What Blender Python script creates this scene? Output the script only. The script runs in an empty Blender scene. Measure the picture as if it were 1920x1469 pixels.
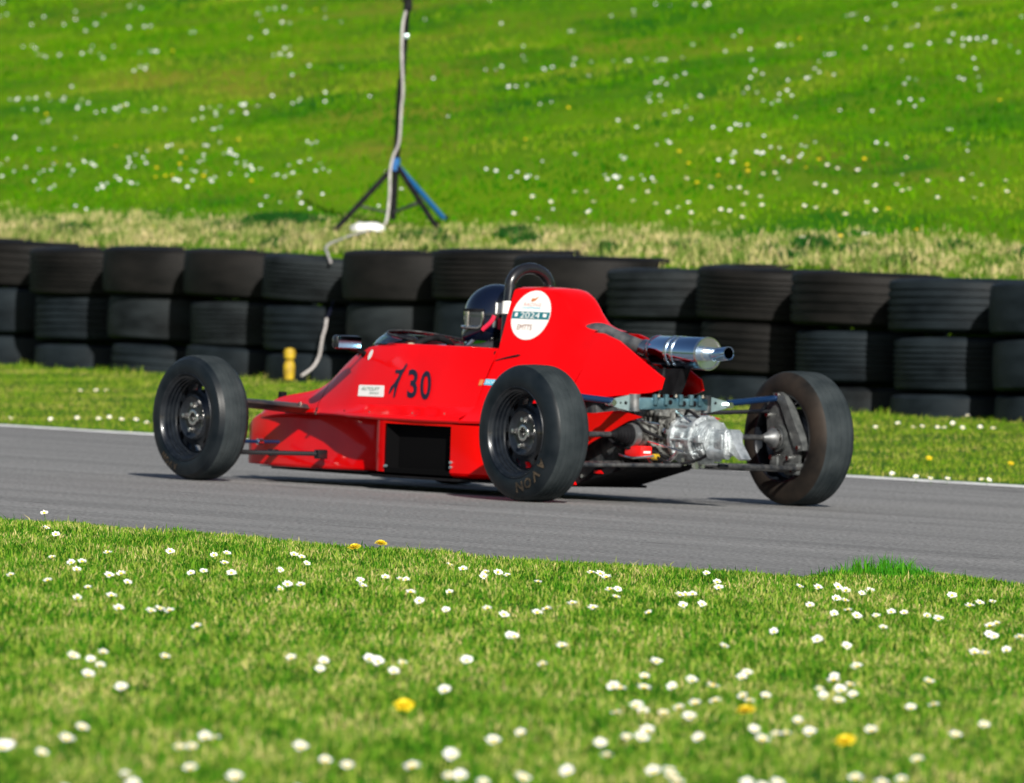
import bpy, bmesh, math, random
import numpy as np
from mathutils import Vector, Matrix, Euler
from mathutils.bvhtree import BVHTree

random.seed(7)
rng = np.random.default_rng(7)
C = bpy.context.scene.collection
R = math.radians

# ------------------------------------------------------------------ camera
scene = bpy.context.scene
FPX, CAMH, PITCH, ROLL = 19153.3, 0.9954, 0.013156, 0.0331
cam_d = bpy.data.cameras.new('camera')
cam = bpy.data.objects.new('camera', cam_d); C.objects.link(cam)
fw = Vector((0, math.cos(PITCH), -math.sin(PITCH)))
up = Vector((0, math.sin(PITCH), math.cos(PITCH)))
rt = Vector((1, 0, 0))
cr = rt*math.cos(ROLL) + up*math.sin(ROLL)
cu = -rt*math.sin(ROLL) + up*math.cos(ROLL)
M = Matrix((cr, cu, -fw)).transposed().to_4x4(); M.translation = (0, 0, CAMH)
cam.matrix_world = M
cam_d.sensor_width = 36; cam_d.lens = 36*FPX/1920
cam_d.clip_start = .5; cam_d.clip_end = 3000
cam_d.dof.use_dof = True; cam_d.dof.focus_distance = 34.5; cam_d.dof.aperture_fstop = 10.0
scene.camera = cam
scene.render.resolution_x = 1024; scene.render.resolution_y = 783

# ------------------------------------------------------------------ sky, sun, exposure
SUN_EL, SUN_AZ = 29, 12            # degrees; azimuth to the right of straight behind the camera
sv = Vector((math.sin(R(SUN_AZ))*math.cos(R(SUN_EL)), -math.cos(R(SUN_AZ))*math.cos(R(SUN_EL)), math.sin(R(SUN_EL))))
w = bpy.data.worlds.new("World"); scene.world = w; w.use_nodes = True
nt = w.node_tree; nt.nodes.clear()
sky = nt.nodes.new('ShaderNodeTexSky'); sky.sky_type = 'NISHITA'; sky.sun_disc = False
sky.sun_elevation = R(SUN_EL); sky.sun_rotation = math.atan2(sv.x, sv.y)
bg = nt.nodes.new('ShaderNodeBackground'); bg.inputs[1].default_value = .05
wo = nt.nodes.new('ShaderNodeOutputWorld')
nt.links.new(sky.outputs[0], bg.inputs[0]); nt.links.new(bg.outputs[0], wo.inputs[0])
sd = bpy.data.lights.new('sun', 'SUN'); sd.energy = 5.0; sd.angle = R(.5); sd.color = (1, .95, .86)
so = bpy.data.objects.new('sun', sd); C.objects.link(so)
so.rotation_euler = sv.to_track_quat('Z', 'Y').to_euler()
scene.view_settings.view_transform = 'Standard'; scene.view_settings.look = 'None'
scene.view_settings.exposure = .5; scene.view_settings.gamma = 1

# ------------------------------------------------------------------ materials
def mat(name, col, rough=.5, metal=0, coat=0, spec=None, trans=0):
    m = bpy.data.materials.new(name); m.use_nodes = True
    b = m.node_tree.nodes['Principled BSDF']
    b.inputs['Base Color'].default_value = (*col, 1)
    b.inputs['Roughness'].default_value = rough
    b.inputs['Metallic'].default_value = metal
    b.inputs['Coat Weight'].default_value = coat
    b.inputs['Coat Roughness'].default_value = .04
    if spec is not None: b.inputs['Specular IOR Level'].default_value = spec
    if trans: b.inputs['Transmission Weight'].default_value = trans
    return m

def N(m, t, **kw):
    n = m.node_tree.nodes.new(t)
    for k, v in kw.items():
        if k in n.inputs: n.inputs[k].default_value = v
        else: setattr(n, k, v)
    return n

def vary(m, c1, c2, scale=8, detail=4, lo=.35, hi=.65, bump=0, bscale=None, stretch=None, dist=.01, coord='Object', rough=None):
    nt = m.node_tree; L = nt.links.new; b = nt.nodes['Principled BSDF']
    tc = N(m, 'ShaderNodeTexCoord'); src = tc.outputs[coord]
    if stretch:
        mp = N(m, 'ShaderNodeMapping'); mp.inputs['Scale'].default_value = stretch
        L(src, mp.inputs[0]); src = mp.outputs[0]
    n = N(m, 'ShaderNodeTexNoise', Scale=scale, Detail=detail); L(src, n.inputs['Vector'])
    r = N(m, 'ShaderNodeValToRGB'); r.color_ramp.elements[0].position = lo; r.color_ramp.elements[1].position = hi
    r.color_ramp.elements[0].color = (*c1, 1); r.color_ramp.elements[1].color = (*c2, 1)
    L(n.outputs[0], r.inputs[0]); L(r.outputs[0], b.inputs['Base Color'])
    if rough:
        mr = N(m, 'ShaderNodeMapRange'); mr.inputs[3].default_value = rough[0]; mr.inputs[4].default_value = rough[1]
        L(n.outputs[0], mr.inputs[0]); L(mr.outputs[0], b.inputs['Roughness'])
    if bump:
        n2 = N(m, 'ShaderNodeTexNoise', Scale=bscale or scale*6, Detail=3); L(src, n2.inputs['Vector'])
        bp = N(m, 'ShaderNodeBump', Strength=bump, Distance=dist); L(n2.outputs[0], bp.inputs['Height'])
        L(bp.outputs[0], b.inputs['Normal'])
    return m

m_red = vary(mat('red_paint', (.75, .004, .004), .35, coat=.45, spec=.05), (.66, .0008, .0015), (.76, .001, .002), 3, bump=.02, bscale=60, dist=.002)
m_red_in = mat('red_inside', (.35, .004, .006), .6)
m_blk = vary(mat('black_paint', (.006, .006, .008), .25, coat=.4), (.004, .004, .006), (.012, .012, .014), 10)
m_blkm = vary(mat('black_matte', (.01, .01, .012), .75, spec=.15), (.003, .003, .004), (.010, .010, .012), 20)
m_upr = vary(mat('grey_casting', (.12, .13, .13), .5, metal=.4), (.045, .05, .052), (.12, .128, .13), 24, 5, bump=.5, bscale=160, dist=.003)
m_rim = vary(mat('rim_paint', (.012, .014, .018), .28, metal=.3, coat=.5), (.004, .006, .010), (.016, .020, .026), 18)
m_tread = vary(mat('tread_rubber', (.04, .04, .04), .8, spec=.15), (.009, .014, .017), (.034, .042, .046), 9, 6, .3, .7, bump=.7, bscale=240, dist=.003)
m_wall = vary(mat('sidewall_rubber', (.010, .014, .017), .42, spec=.22), (.003, .006, .009), (.013, .017, .021), 9, 5, .35, .75, bump=.15, bscale=150, dist=.002)
m_inwall = vary(mat('dusty_sidewall', (.03, .027, .024), .6, spec=.15), (.006, .006, .006), (.034, .026, .021), 6, 6, .35, .7, bump=.2, bscale=120, dist=.002)
m_letter = vary(mat('worn_lettering', (.12, .09, .06), .8, spec=.1), (.018, .016, .014), (.085, .065, .045), 45)
m_alu = vary(mat('cast_aluminium', (.45, .47, .47), .36, metal=.7), (.24, .27, .29), (.68, .72, .74), 26, 6, .3, .7, bump=.7, bscale=140, dist=.005)
m_alud = vary(mat('dirty_aluminium', (.2, .2, .19), .5, metal=.4), (.03, .03, .028), (.24, .245, .235), 34, 6, bump=.6, bscale=120, dist=.004)
m_zinc = vary(mat('plated_steel', (.30, .42, .45), .35, metal=.7), (.24, .36, .40), (.45, .58, .60), 14)
m_beam = vary(mat('blue_grey_steel', (.08, .16, .20), .35, metal=.6), (.05, .12, .16), (.14, .25, .29), 16)
m_legblue = mat('blue_leg', (.01, .10, .30), .4)
m_steel = mat('bright_steel', (.75, .74, .72), .22, metal=1)
m_chrome = mat('sky_tinted_steel', (.45, .62, .85), .07, metal=1)  # blue of the reflected sky put into the base colour
m_dsteel = vary(mat('dark_steel', (.05, .055, .06), .4, metal=.4, spec=.2), (.02, .024, .03), (.09, .09, .09), 30)
m_blue = mat('blue_steel', (.008, .035, .11), .3, metal=.5, coat=.4)
m_pipe = vary(mat('exhaust_steel', (.16, .17, .18), .5, metal=.7), (.09, .1, .11), (.24, .24, .24), 20)
m_glass = mat('clear_screen', (.55, .75, .95), .03, trans=1.0); m_glass.node_tree.nodes['Principled BSDF'].inputs['IOR'].default_value = 1.4
m_white = mat('white_sticker', (.82, .82, .80), .4)
m_teal = mat('teal_print', (.01, .16, .2), .4)
m_green = mat('green_print', (.01, .16, .09), .4)
m_orange = mat('orange_print', (.6, .2, .06), .4)
m_pink = mat('pink_print', (.75, .35, .33), .4)
m_brown = mat('brown_print', (.22, .07, .04), .4)
m_navy = mat('black_number', (.006, .007, .02), .35)
m_stripe = mat('blue_stripe', (.006, .05, .22), .25, coat=.5)
m_sblue = mat('light_blue_print', (.05, .45, .65), .4)
m_mirror_sky = mat('mirror_glass', (.13, .36, .55), .06, metal=1)  # glass tinted blue to stand in for the sky it mirrors
m_helm = mat('helmet_shell', (.002, .004, .014), .15, coat=.8)
m_visor = mat('visor', (.03, .035, .04), .08, coat=1)
m_suit = vary(mat('race_suit', (.008, .008, .012), .8), (.006, .006, .01), (.016, .016, .022), 40, bump=.3, bscale=60)
m_strap = mat('red_strap', (.65, .01, .05), .6)
m_glove = mat('glove', (.42, .44, .30), .8)
m_skin = mat('skin', (.5, .3, .22), .5)
m_battery = mat('red_plastic', (.75, .01, .01), .35)
m_yel = vary(mat('yellow_plastic', (.60, .40, .01), .6), (.28, .17, .01), (.55, .38, .01), 25)
m_rocker = vary(mat('brown_black_arm', (.03, .022, .02), .35, metal=.2), (.02, .015, .014), (.10, .065, .05), 9)
m_duct_shade = mat('duct_shade_black', (.0008, .0008, .0012), .9, spec=.1)  # shade inside the duct opening painted as near-black

# ------------------------------------------------------------------ mesh helpers
class MB:
    def __init__(s): s.v = []; s.f = []; s.mi = []; s.m = 0
    def add(s, vs, fs):
        o = len(s.v); s.v += [tuple(v) for v in vs]
        s.f += [tuple(i+o for i in f) for f in fs]; s.mi += [s.m]*len(fs)
    def box(s, c, d, rot=None, bev=0):
        x, y, z = d[0]/2, d[1]/2, d[2]/2
        b = bev
        vs = []; fs = []
        if b <= 0:
            vs = [Vector((i*x, j*y, k*z)) for i in (-1, 1) for j in (-1, 1) for k in (-1, 1)]
            fs = [(0, 1, 3, 2), (4, 6, 7, 5), (0, 4, 5, 1), (2, 3, 7, 6), (0, 2, 6, 4), (1, 5, 7, 3)]
        else:
            bm = bmesh.new(); bmesh.ops.create_cube(bm, size=1)
            for v in bm.verts: v.co = Vector((v.co.x*2*x, v.co.y*2*y, v.co.z*2*z))
            bmesh.ops.bevel(bm, geom=bm.edges[:], offset=b, segments=2, affect='EDGES', profile=.5)
            bm.verts.ensure_lookup_table()
            vs = [v.co.copy() for v in bm.verts]; fs = [tuple(v.index for v in f.verts) for f in bm.faces]; bm.free()
        if rot is not None: vs = [rot @ v for v in vs]
        s.add([v+Vector(c) for v in vs], fs)
    def tube(s, pts, r, n=10, cap=True):
        pts = [Vector(p) for p in pts]; rs = r if isinstance(r, (list, tuple)) else [r]*len(pts)
        vs = []; fs = []; prev = None
        for i, p in enumerate(pts):
            t = (pts[min(i+1, len(pts)-1)]-pts[max(i-1, 0)]).normalized()
            if prev is None:
                a = Vector((0, 0, 1)) if abs(t.z) < .9 else Vector((1, 0, 0)); u = t.cross(a).normalized()
            else:
                u = (prev - t*prev.dot(t)).normalized()
            prev = u; v = t.cross(u)
            for k in range(n):
                a = 2*math.pi*k/n; vs.append(p+(u*math.cos(a)+v*math.sin(a))*rs[i])
        for i in range(len(pts)-1):
            for k in range(n):
                a, b = i*n+k, i*n+(k+1) % n; fs.append((a, b, b+n, a+n))
        if cap:
            fs.append(tuple(range(n-1, -1, -1))); o = (len(pts)-1)*n; fs.append(tuple(range(o, o+n)))
        s.add(vs, fs)
    def lathe(s, prof, n=48, origin=(0, 0, 0), axis='y', a0=0, a1=2*math.pi, rotm=None):
        """prof: list of (axial, radius)"""
        full = abs(a1-a0-2*math.pi) < 1e-6; cols = n if full else n+1
        vs = []; fs = []
        for (ax, r) in prof:
            for k in range(cols):
                a = a0+(a1-a0)*k/n
                v = Vector((r*math.cos(a), ax, r*math.sin(a)))
                if axis == 'x': v = Vector((ax, r*math.cos(a), r*math.sin(a)))
                if axis == 'z': v = Vector((r*math.cos(a), r*math.sin(a), ax))
                if rotm is not None: v = rotm @ v
                vs.append(v+Vector(origin))
        for i in range(len(prof)-1):
            for k in range(n):
                a, b = i*cols+k, i*cols+(k+1) % cols
                fs.append((a, b, b+cols, a+cols))
        s.add(vs, fs)
    def prism(s, poly, d0, d1, plane='xz'):
        """poly in a plane, extruded from d0 to d1 along the third axis"""
        n = len(poly); vs = []
        for d in (d0, d1):
            for (a, b) in poly:
                vs.append({'xz': (a, d, b), 'xy': (a, b, d), 'yz': (d, a, b)}[plane])
        fs = [tuple(range(n)), tuple(range(2*n-1, n-1, -1))]
        fs += [(i, i+n, (i+1) % n+n, (i+1) % n) for i in range(n)]
        s.add(vs, fs)
    def grid(s, rows):
        n = len(rows[0]); vs = [p for r in rows for p in r]
        s.add(vs, [(i*n+k, i*n+k+1, (i+1)*n+k+1, (i+1)*n+k) for i in range(len(rows)-1) for k in range(n-1)])
    def build(s, name, mats, parent=None, smooth=35, recalc=True):
        me = bpy.data.meshes.new(name); me.from_pydata(s.v, [], s.f)
        for m in (mats if isinstance(mats, (list, tuple)) else [mats]): me.materials.append(m)
        me.polygons.foreach_set('material_index', s.mi)
        if recalc:
            bm = bmesh.new(); bm.from_mesh(me); bmesh.ops.remove_doubles(bm, verts=bm.verts, dist=1e-5)
            bmesh.ops.recalc_face_normals(bm, faces=bm.faces); bm.to_mesh(me); bm.free()
        if smooth:
            me.polygons.foreach_set('use_smooth', [True]*len(me.polygons)); me.set_sharp_from_angle(angle=R(smooth))
        o = bpy.data.objects.new(name, me); C.objects.link(o)
        if parent: o.parent = parent
        return o

def tag(o, label=None, cat=None, group=None, kind=None):
    if label: o['label'] = label
    if cat: o['category'] = cat
    if group: o['group'] = group
    if kind: o['kind'] = kind
    return o

def empty(name, loc=(0, 0, 0), rz=0):
    o = bpy.data.objects.new(name, None); C.objects.link(o); o.location = loc; o.rotation_euler = (0, 0, rz)
    o.empty_display_size = .1
    return o

def copy_tree(o, parent=None):
    c = o.copy(); C.objects.link(c); c.parent = parent
    for ch in list(o.children): copy_tree(ch, c)
    return c

def cr_interp(xs, ys, q):
    """monotone-ish cubic through stations (arrays may be 2-D in ys)"""
    xs = np.array(xs, float); ys = np.array(ys, float)
    d = np.diff(ys, axis=0)/np.diff(xs)[:, None]
    m = np.zeros_like(ys); m[0] = d[0]; m[-1] = d[-1]
    for i in range(1, len(xs)-1):
        same = d[i-1]*d[i] > 0
        m[i] = np.where(same, 2*d[i-1]*d[i]/np.where(same, d[i-1]+d[i], 1), 0)
    out = []
    for x in q:
        i = int(np.clip(np.searchsorted(xs, x)-1, 0, len(xs)-2)); h = xs[i+1]-xs[i]; t = (x-xs[i])/h
        out.append((2*t**3-3*t**2+1)*ys[i]+(t**3-2*t**2+t)*h*m[i]+(-2*t**3+3*t**2)*ys[i+1]+(t**3-t**2)*h*m[i+1])
    return np.array(out)
# ================================================================== SETTING
WD = np.array([-.509, .861]); WN = np.array([.861, .509]); W0 = np.array([-.26, 60.1])      # tyre wall: along, away, origin
LA = np.array([-2.753, 55.064]); LB = np.array([2.417, 47.95])                              # far white line
LD = (LA-LB)/np.linalg.norm(LA-LB); LN = np.array([LD[1], -LD[0]])                          # along (left-away), away from camera
if LN[1] < 0: LN = -LN

def waves(x, y, seed=0, s=1.0):
    r = np.random.default_rng(seed); z = 0
    for k in range(5):
        a = r.uniform(0, 2*np.pi); f = s*(1.7**k); p = r.uniform(0, 6.28)
        z = z + np.sin((x*np.cos(a)+y*np.sin(a))*f+p+1.3*np.sin((x*np.sin(a)-y*np.cos(a))*f*.7+p*2))/(1.5**k)
    return z/2.4

def hz(x, y):
    """height of the ground beyond the white line"""
    x = np.asarray(x, float); y = np.asarray(y, float)
    w = (x-W0[0])*WN[0]+(y-W0[1])*WN[1]; v = (x-LA[0])*LN[0]+(y-LA[1])*LN[1]
    t = np.clip(v/np.maximum(v+(-.04-w), .2), 0, 1)
    front = .190*t**1.15 + .012*waves(x, y, 3, 3.0)*np.clip(v*2, 0, 1)
    back = np.interp(w, [.43, .47, .54, .7, 1.0, 1.6, 2.2, 40, 60, 600], [.90, .94, .975, 1.005, 1.05, 1.13, 1.19, 7.12, 8.6, 10])
    back = back + .018*waves(x, y, 5, 2.3) + .10*waves(x, y, 6, .28)*np.clip((w-2.5)/8, 0, 1)
    return np.where(w > .42, back, np.where(v < 0, 0, front))

def patch_mat(name, cols, sc, bump=.5, stretch=None, rough=.9):
    """three colours mixed by two noises"""
    m = mat(name, cols[0], rough, spec=.05); nt = m.node_tree; L = nt.links.new; b = nt.nodes['Principled BSDF']
    g = N(m, 'ShaderNodeNewGeometry'); src = g.outputs['Position']
    if stretch:
        mp = N(m, 'ShaderNodeMapping'); mp.inputs['Scale'].default_value = stretch; L(src, mp.inputs[0]); src = mp.outputs[0]
    prev = None
    for i, (c, s) in enumerate(zip(cols[1:], sc)):
        n = N(m, 'ShaderNodeTexNoise', Scale=s, Detail=5, Roughness=.6); L(src, n.inputs['Vector'])
        r = N(m, 'ShaderNodeMapRange'); r.inputs[1].default_value = .42; r.inputs[2].default_value = .62; L(n.outputs[0], r.inputs[0])
        mx = N(m, 'ShaderNodeMix', data_type='RGBA')
        L(r.outputs[0], mx.inputs[0])
        if prev: L(prev, mx.inputs[6])
        else: mx.inputs[6].default_value = (*cols[0], 1)
        mx.inputs[7].default_value = (*c, 1); prev = mx.outputs[2]
    L(prev, b.inputs['Base Color'])
    n2 = N(m, 'ShaderNodeTexNoise', Scale=40, Detail=4); L(g.outputs['Position'], n2.inputs['Vector'])
    bp = N(m, 'ShaderNodeBump', Strength=bump, Distance=.03); L(n2.outputs[0], bp.inputs['Height']); L(bp.outputs[0], b.inputs['Normal'])
    return m

m_soil = patch_mat('turf_base', [(.045, .11, .012), (.10, .15, .02), (.025, .085, .01)], [2.5, 1.1])
m_hill = patch_mat('hill_turf', [(.07, .19, .001), (.17, .19, .015), (.014, .11, .001), (.11, .22, .002)], [.5, .8, .35], stretch=(1, .5, 1))
m_tar = mat('asphalt', (.11, .11, .115), .85, spec=.35)
def asphalt(m):
    nt = m.node_tree; L = nt.links.new; b = nt.nodes['Principled BSDF']
    g = N(m, 'ShaderNodeNewGeometry')
    mp = N(m, 'ShaderNodeMapping'); mp.vector_type = 'TEXTURE'; mp.inputs['Rotation'].default_value = (0, 0, math.atan2(LD[1], LD[0])); L(g.outputs['Position'], mp.inputs[0])
    mp2 = N(m, 'ShaderNodeMapping'); mp2.inputs['Scale'].default_value = (.10, 2.2, 1); L(mp.outputs[0], mp2.inputs[0])
    n1 = N(m, 'ShaderNodeTexNoise', Scale=1.0, Detail=6, Roughness=.65); L(mp2.outputs[0], n1.inputs['Vector'])
    r1 = N(m, 'ShaderNodeValToRGB'); e = r1.color_ramp.elements
    e[0].position = .3; e[0].color = (.132, .131, .132, 1); e[1].position = .7; e[1].color = (.225, .224, .224, 1)
    L(n1.outputs[0], r1.inputs[0])
    n2 = N(m, 'ShaderNodeTexNoise', Scale=60, Detail=3); L(g.outputs['Position'], n2.inputs['Vector'])
    r2 = N(m, 'ShaderNodeMapRange'); r2.inputs[1].default_value = .3; r2.inputs[2].default_value = .7; r2.inputs[3].default_value = .3; r2.inputs[4].default_value = 1.7
    L(n2.outputs[0], r2.inputs[0])
    mx = N(m, 'ShaderNodeMix', data_type='RGBA', blend_type='MULTIPLY'); mx.inputs[0].default_value = 1
    L(r1.outputs[0], mx.inputs[6]); L(r2.outputs[0], mx.inputs[7])
    # thin dark seams that run along the track
    mp3 = N(m, 'ShaderNodeMapping'); mp3.inputs['Scale'].default_value = (.03, 1.0, 1); L(mp.outputs[0], mp3.inputs[0])
    n3 = N(m, 'ShaderNodeTexNoise', Scale=1.3, Detail=1); L(mp3.outputs[0], n3.inputs['Vector'])
    ma = N(m, 'ShaderNodeMath', operation='MULTIPLY'); ma.inputs[1].default_value = 9; L(n3.outputs[0], ma.inputs[0])
    fr = N(m, 'ShaderNodeMath', operation='FRACT'); L(ma.outputs[0], fr.inputs[0])
    r3 = N(m, 'ShaderNodeMapRange'); r3.inputs[1].default_value = 0; r3.inputs[2].default_value = .035; r3.inputs[3].default_value = .42; r3.inputs[4].default_value = 1
    L(fr.outputs[0], r3.inputs[0])
    mx2 = N(m, 'ShaderNodeMix', data_type='RGBA', blend_type='MULTIPLY'); mx2.inputs[0].default_value = 1
    L(mx.outputs[2], mx2.inputs[6]); L(r3.outputs[0], mx2.inputs[7]); L(mx2.outputs[2], b.inputs['Base Color'])
    bp = N(m, 'ShaderNodeBump', Strength=.6, Distance=.004); L(n2.outputs[0], bp.inputs['Height']); L(bp.outputs[0], b.inputs['Normal'])
asphalt(m_tar)
m_line = vary(mat('line_paint', (.6, .6, .6), .7), (.35, .35, .36), (.74, .74, .74), 6, 5, .35, .5, coord='Object')

# base ground out to the horizon
mb = MB(); mb.add([(-900, -300, -.06), (900, -300, -.06), (900, 1800, -.06), (-900, 1800, -.06)], [(0, 1, 2, 3)])
tag(mb.build('ground', m_soil), kind='structure')
# track
def lp(a, v, z):                                       # a metres along the line from LA, v metres away
    p = LA+LD*a+LN*v; return (p[0], p[1], z)
mb = MB(); mb.grid([[lp(a, v, 0) for v in (-22, -10, .0)] for a in (-300, -20, -3, 0, 3, 20, 300)])
tag(mb.build('race_track', m_tar), kind='structure')
mb = MB(); a = -40
while a < 40:
    e = a+random.uniform(1.6, 4.0)
    mb.add([lp(a, -.34, .004), lp(e-.06, -.34+random.uniform(-.02, .02), .004), lp(e-.06, -.005, .004), lp(a, -.005, .004)], [(0, 1, 2, 3)]); a = e+(random.uniform(.1, .25) if random.random() < .3 else 0)
tag(mb.build('track_edge_line', m_line), kind='structure')

# near verge with a ragged edge towards the track
def edgeY(x):
    x = np.asarray(x, float)
    base = np.interp(x, [-40, -1.8, -1.16, 0, .93, 1.05, 1.39, 1.65, 40], [80.0, 35.9, 35.2, 33.3, 32.2, 32.75, 32.9, 32.1, -8])
    return base+.18*waves(x, x*0, 11, 6)*np.clip(1-np.abs(x)/8, 0, 1)
mb = MB(); rows = []
for x in list(np.linspace(-30, -3, 12))+list(np.linspace(-2.8, 2.8, 113))+list(np.linspace(3, 30, 12)):
    ey = float(edgeY(x)); rows.append([(x, ey, .001), (x, ey-.15, .012)]+[(x, ey-d, .012+.008*float(waves(x, ey-d, 4, 3))) for d in (.5, 1, 2, 3, 4, 5, 6, 7, 8, 9, 10, 11, 12, 13, 14, 16)]+[(x, ey-30, .01), (x, ey-70, .01)])
mb.grid(rows); tag(mb.build('near_grass_verge', m_soil), kind='structure')

# far verge between white line and tyre wall, and the bank behind
mb = MB(); rows = []
als = list(np.linspace(-120, -14, 12))+list(np.linspace(-13, 13, 131))+list(np.linspace(14, 120, 12))
for a in als:
    p0 = LA+LD*(a-4)
    dw = -.02-((p0-W0)@WN); v1 = max(dw/(LN@WN), 1.0)
    row = []
    for s in np.linspace(0, 1, 14):
        q = p0+LN*v1*s; row.append((q[0], q[1], float(hz(q[0], q[1]))+(.006 if s > 0 else .003)))
    q = p0+LN*(v1+.44/(LN@WN)); row.append((q[0], q[1], .24)); rows.append(row)
mb.grid(rows); tag(mb.build('grass_verge', m_soil), kind='structure')
mb = MB(); rows = []
ws = [.425, .43, .47, .52, .6, .7, .85, 1.0, 1.1, 1.2, 1.3, 1.45, 1.6, 1.9, 2.2, 2.6, 3, 3.5, 4, 4.6, 5.2, 6, 7, 8, 9, 10, 11, 12, 13.5, 15, 17, 19, 22, 26, 30, 36, 42, 60, 120, 500]
for a in list(np.linspace(-160, -22, 12))+list(np.linspace(-20, 26, 185))+list(np.linspace(28, 200, 12)):
    row = []
    for i, w_ in enumerate(ws):
        q = W0+WD*a+WN*w_
        row.append((q[0], q[1], .15 if i == 0 else float(hz(q[0], q[1]))))
    rows.append(row)
mb.grid(rows); tag(mb.build('grass_bank', m_hill), kind='structure')

# ------------------------------------------------------------------ grass
def grass_mat(name, stops, nscale, amt=.55, trans=.25, st=(1, 1, 1)):
    m = mat(name, stops[0], .8, spec=.05); nt = m.node_tree; L = nt.links.new; b = nt.nodes['Principled BSDF']
    at = N(m, 'ShaderNodeAttribute', attribute_name='rnd')
    g = N(m, 'ShaderNodeNewGeometry')
    mp = N(m, 'ShaderNodeMapping'); mp.inputs['Scale'].default_value = st; L(g.outputs['Position'], mp.inputs[0])
    n = N(m, 'ShaderNodeTexNoise', Scale=nscale, Detail=7, Roughness=.68); L(mp.outputs[0], n.inputs['Vector'])
    mr = N(m, 'ShaderNodeMapRange'); mr.inputs[1].default_value = .32; mr.inputs[2].default_value = .68; L(n.outputs[0], mr.inputs[0])
    mx = N(m, 'ShaderNodeMix', data_type='FLOAT'); mx.inputs[0].default_value = amt; L(at.outputs['Fac'], mx.inputs[2]); L(mr.outputs[0], mx.inputs[3])
    r = N(m, 'ShaderNodeValToRGB'); el = r.color_ramp.elements
    while len(el) < len(stops): el.new(.5)
    for i, c in enumerate(stops): el[i].position = .12+.76*i/(len(stops)-1); el[i].color = (*c, 1)
    L(mx.outputs[0], r.inputs[0]); L(r.outputs[0], b.inputs['Base Color'])
    tr = N(m, 'ShaderNodeBsdfTranslucent'); L(r.outputs[0], tr.inputs[0])
    ms = N(m, 'ShaderNodeMixShader'); ms.inputs[0].default_value = trans
    L(b.outputs[0], ms.inputs[1]); L(tr.outputs[0], ms.inputs[2]); L(ms.outputs[0], nt.nodes['Material Output'].inputs[0])
    return m

def blades(name, x, y, z, h, wd, m, lean=.45, label=None):
    n = len(x); a = rng.uniform(0, 2*np.pi, n); la = rng.uniform(0, 2*np.pi, n); ln = np.abs(rng.normal(0, lean, n))*h
    dx, dy = np.cos(a)*wd/2, np.sin(a)*wd/2; lx, ly = np.cos(la)*ln, np.sin(la)*ln
    V = np.zeros((n, 5, 3), np.float32)
    V[:, 0] = np.stack([x-dx, y-dy, z-.01], 1); V[:, 1] = np.stack([x+dx, y+dy, z-.01], 1)
    V[:, 2] = np.stack([x+lx*.35+dx*.8, y+ly*.35+dy*.8, z+h*.55], 1); V[:, 3] = np.stack([x+lx*.35-dx*.8, y+ly*.35-dy*.8, z+h*.55], 1)
    V[:, 4] = np.stack([x+lx, y+ly, z+h*np.clip(1-.25*(ln/h)**2, .4, 1)], 1)
    me = bpy.data.meshes.new(name); me.vertices.add(n*5); me.vertices.foreach_set('co', V.ravel())
    base = np.arange(n, dtype=np.int32)*5
    loops = np.stack([base, base+1, base+2, base+3, base+3, base+2, base+4], 1).ravel()
    me.loops.add(len(loops)); me.loops.foreach_set('vertex_index', loops)
    ls = np.stack([np.arange(n)*7, np.arange(n)*7+4], 1).ravel().astype(np.int32)
    me.polygons.add(2*n); me.polygons.foreach_set('loop_start', ls)
    me.polygons.foreach_set('use_smooth', np.ones(2*n, bool))
    me.update(calc_edges=True)
    at = me.attributes.new('rnd', 'FLOAT', 'POINT'); at.data.foreach_set('value', np.repeat(rng.uniform(0, 1, n), 5).astype(np.float32))
    me.materials.append(m); o = bpy.data.objects.new(name, me); C.objects.link(o)
    tag(o, label, 'grass', kind='stuff'); return o

m_g1 = grass_mat('meadow_grass', [(.006, .055, .003), (.030, .155, .006), (.12, .29, .014), (.29, .37, .050), (.66, .55, .24)], 4.0, .36, st=(1, .22, 1))
m_g2 = grass_mat('verge_grass', [(.03, .13, .006), (.11, .23, .010), (.23, .30, .025), (.46, .38, .13)], 1.1, .5)
m_g3 = grass_mat('dry_tussock', [(.012, .07, .008), (.12, .22, .025), (.48, .42, .18), (.74, .58, .36)], 3.6, .72, .2)
m_g4 = grass_mat('hill_grass', [(.010, .115, .001), (.052, .195, .001), (.115, .255, .002), (.25, .28, .03)], .55, .72, st=(1, .6, 1))
m_g5 = grass_mat('lush_grass', [(.012, .11, .006), (.04, .23, .010), (.11, .33, .016)], 4, .5)

m_g6 = grass_mat('dark_weeds', [(.006, .04, .006), (.012, .08, .010), (.03, .12, .015)], 4, .5)

def field(n, xr, yr, keep):
    x = rng.uniform(*xr, n); y = rng.uniform(*yr, n); k = keep(x, y); return x[k], y[k]
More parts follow.
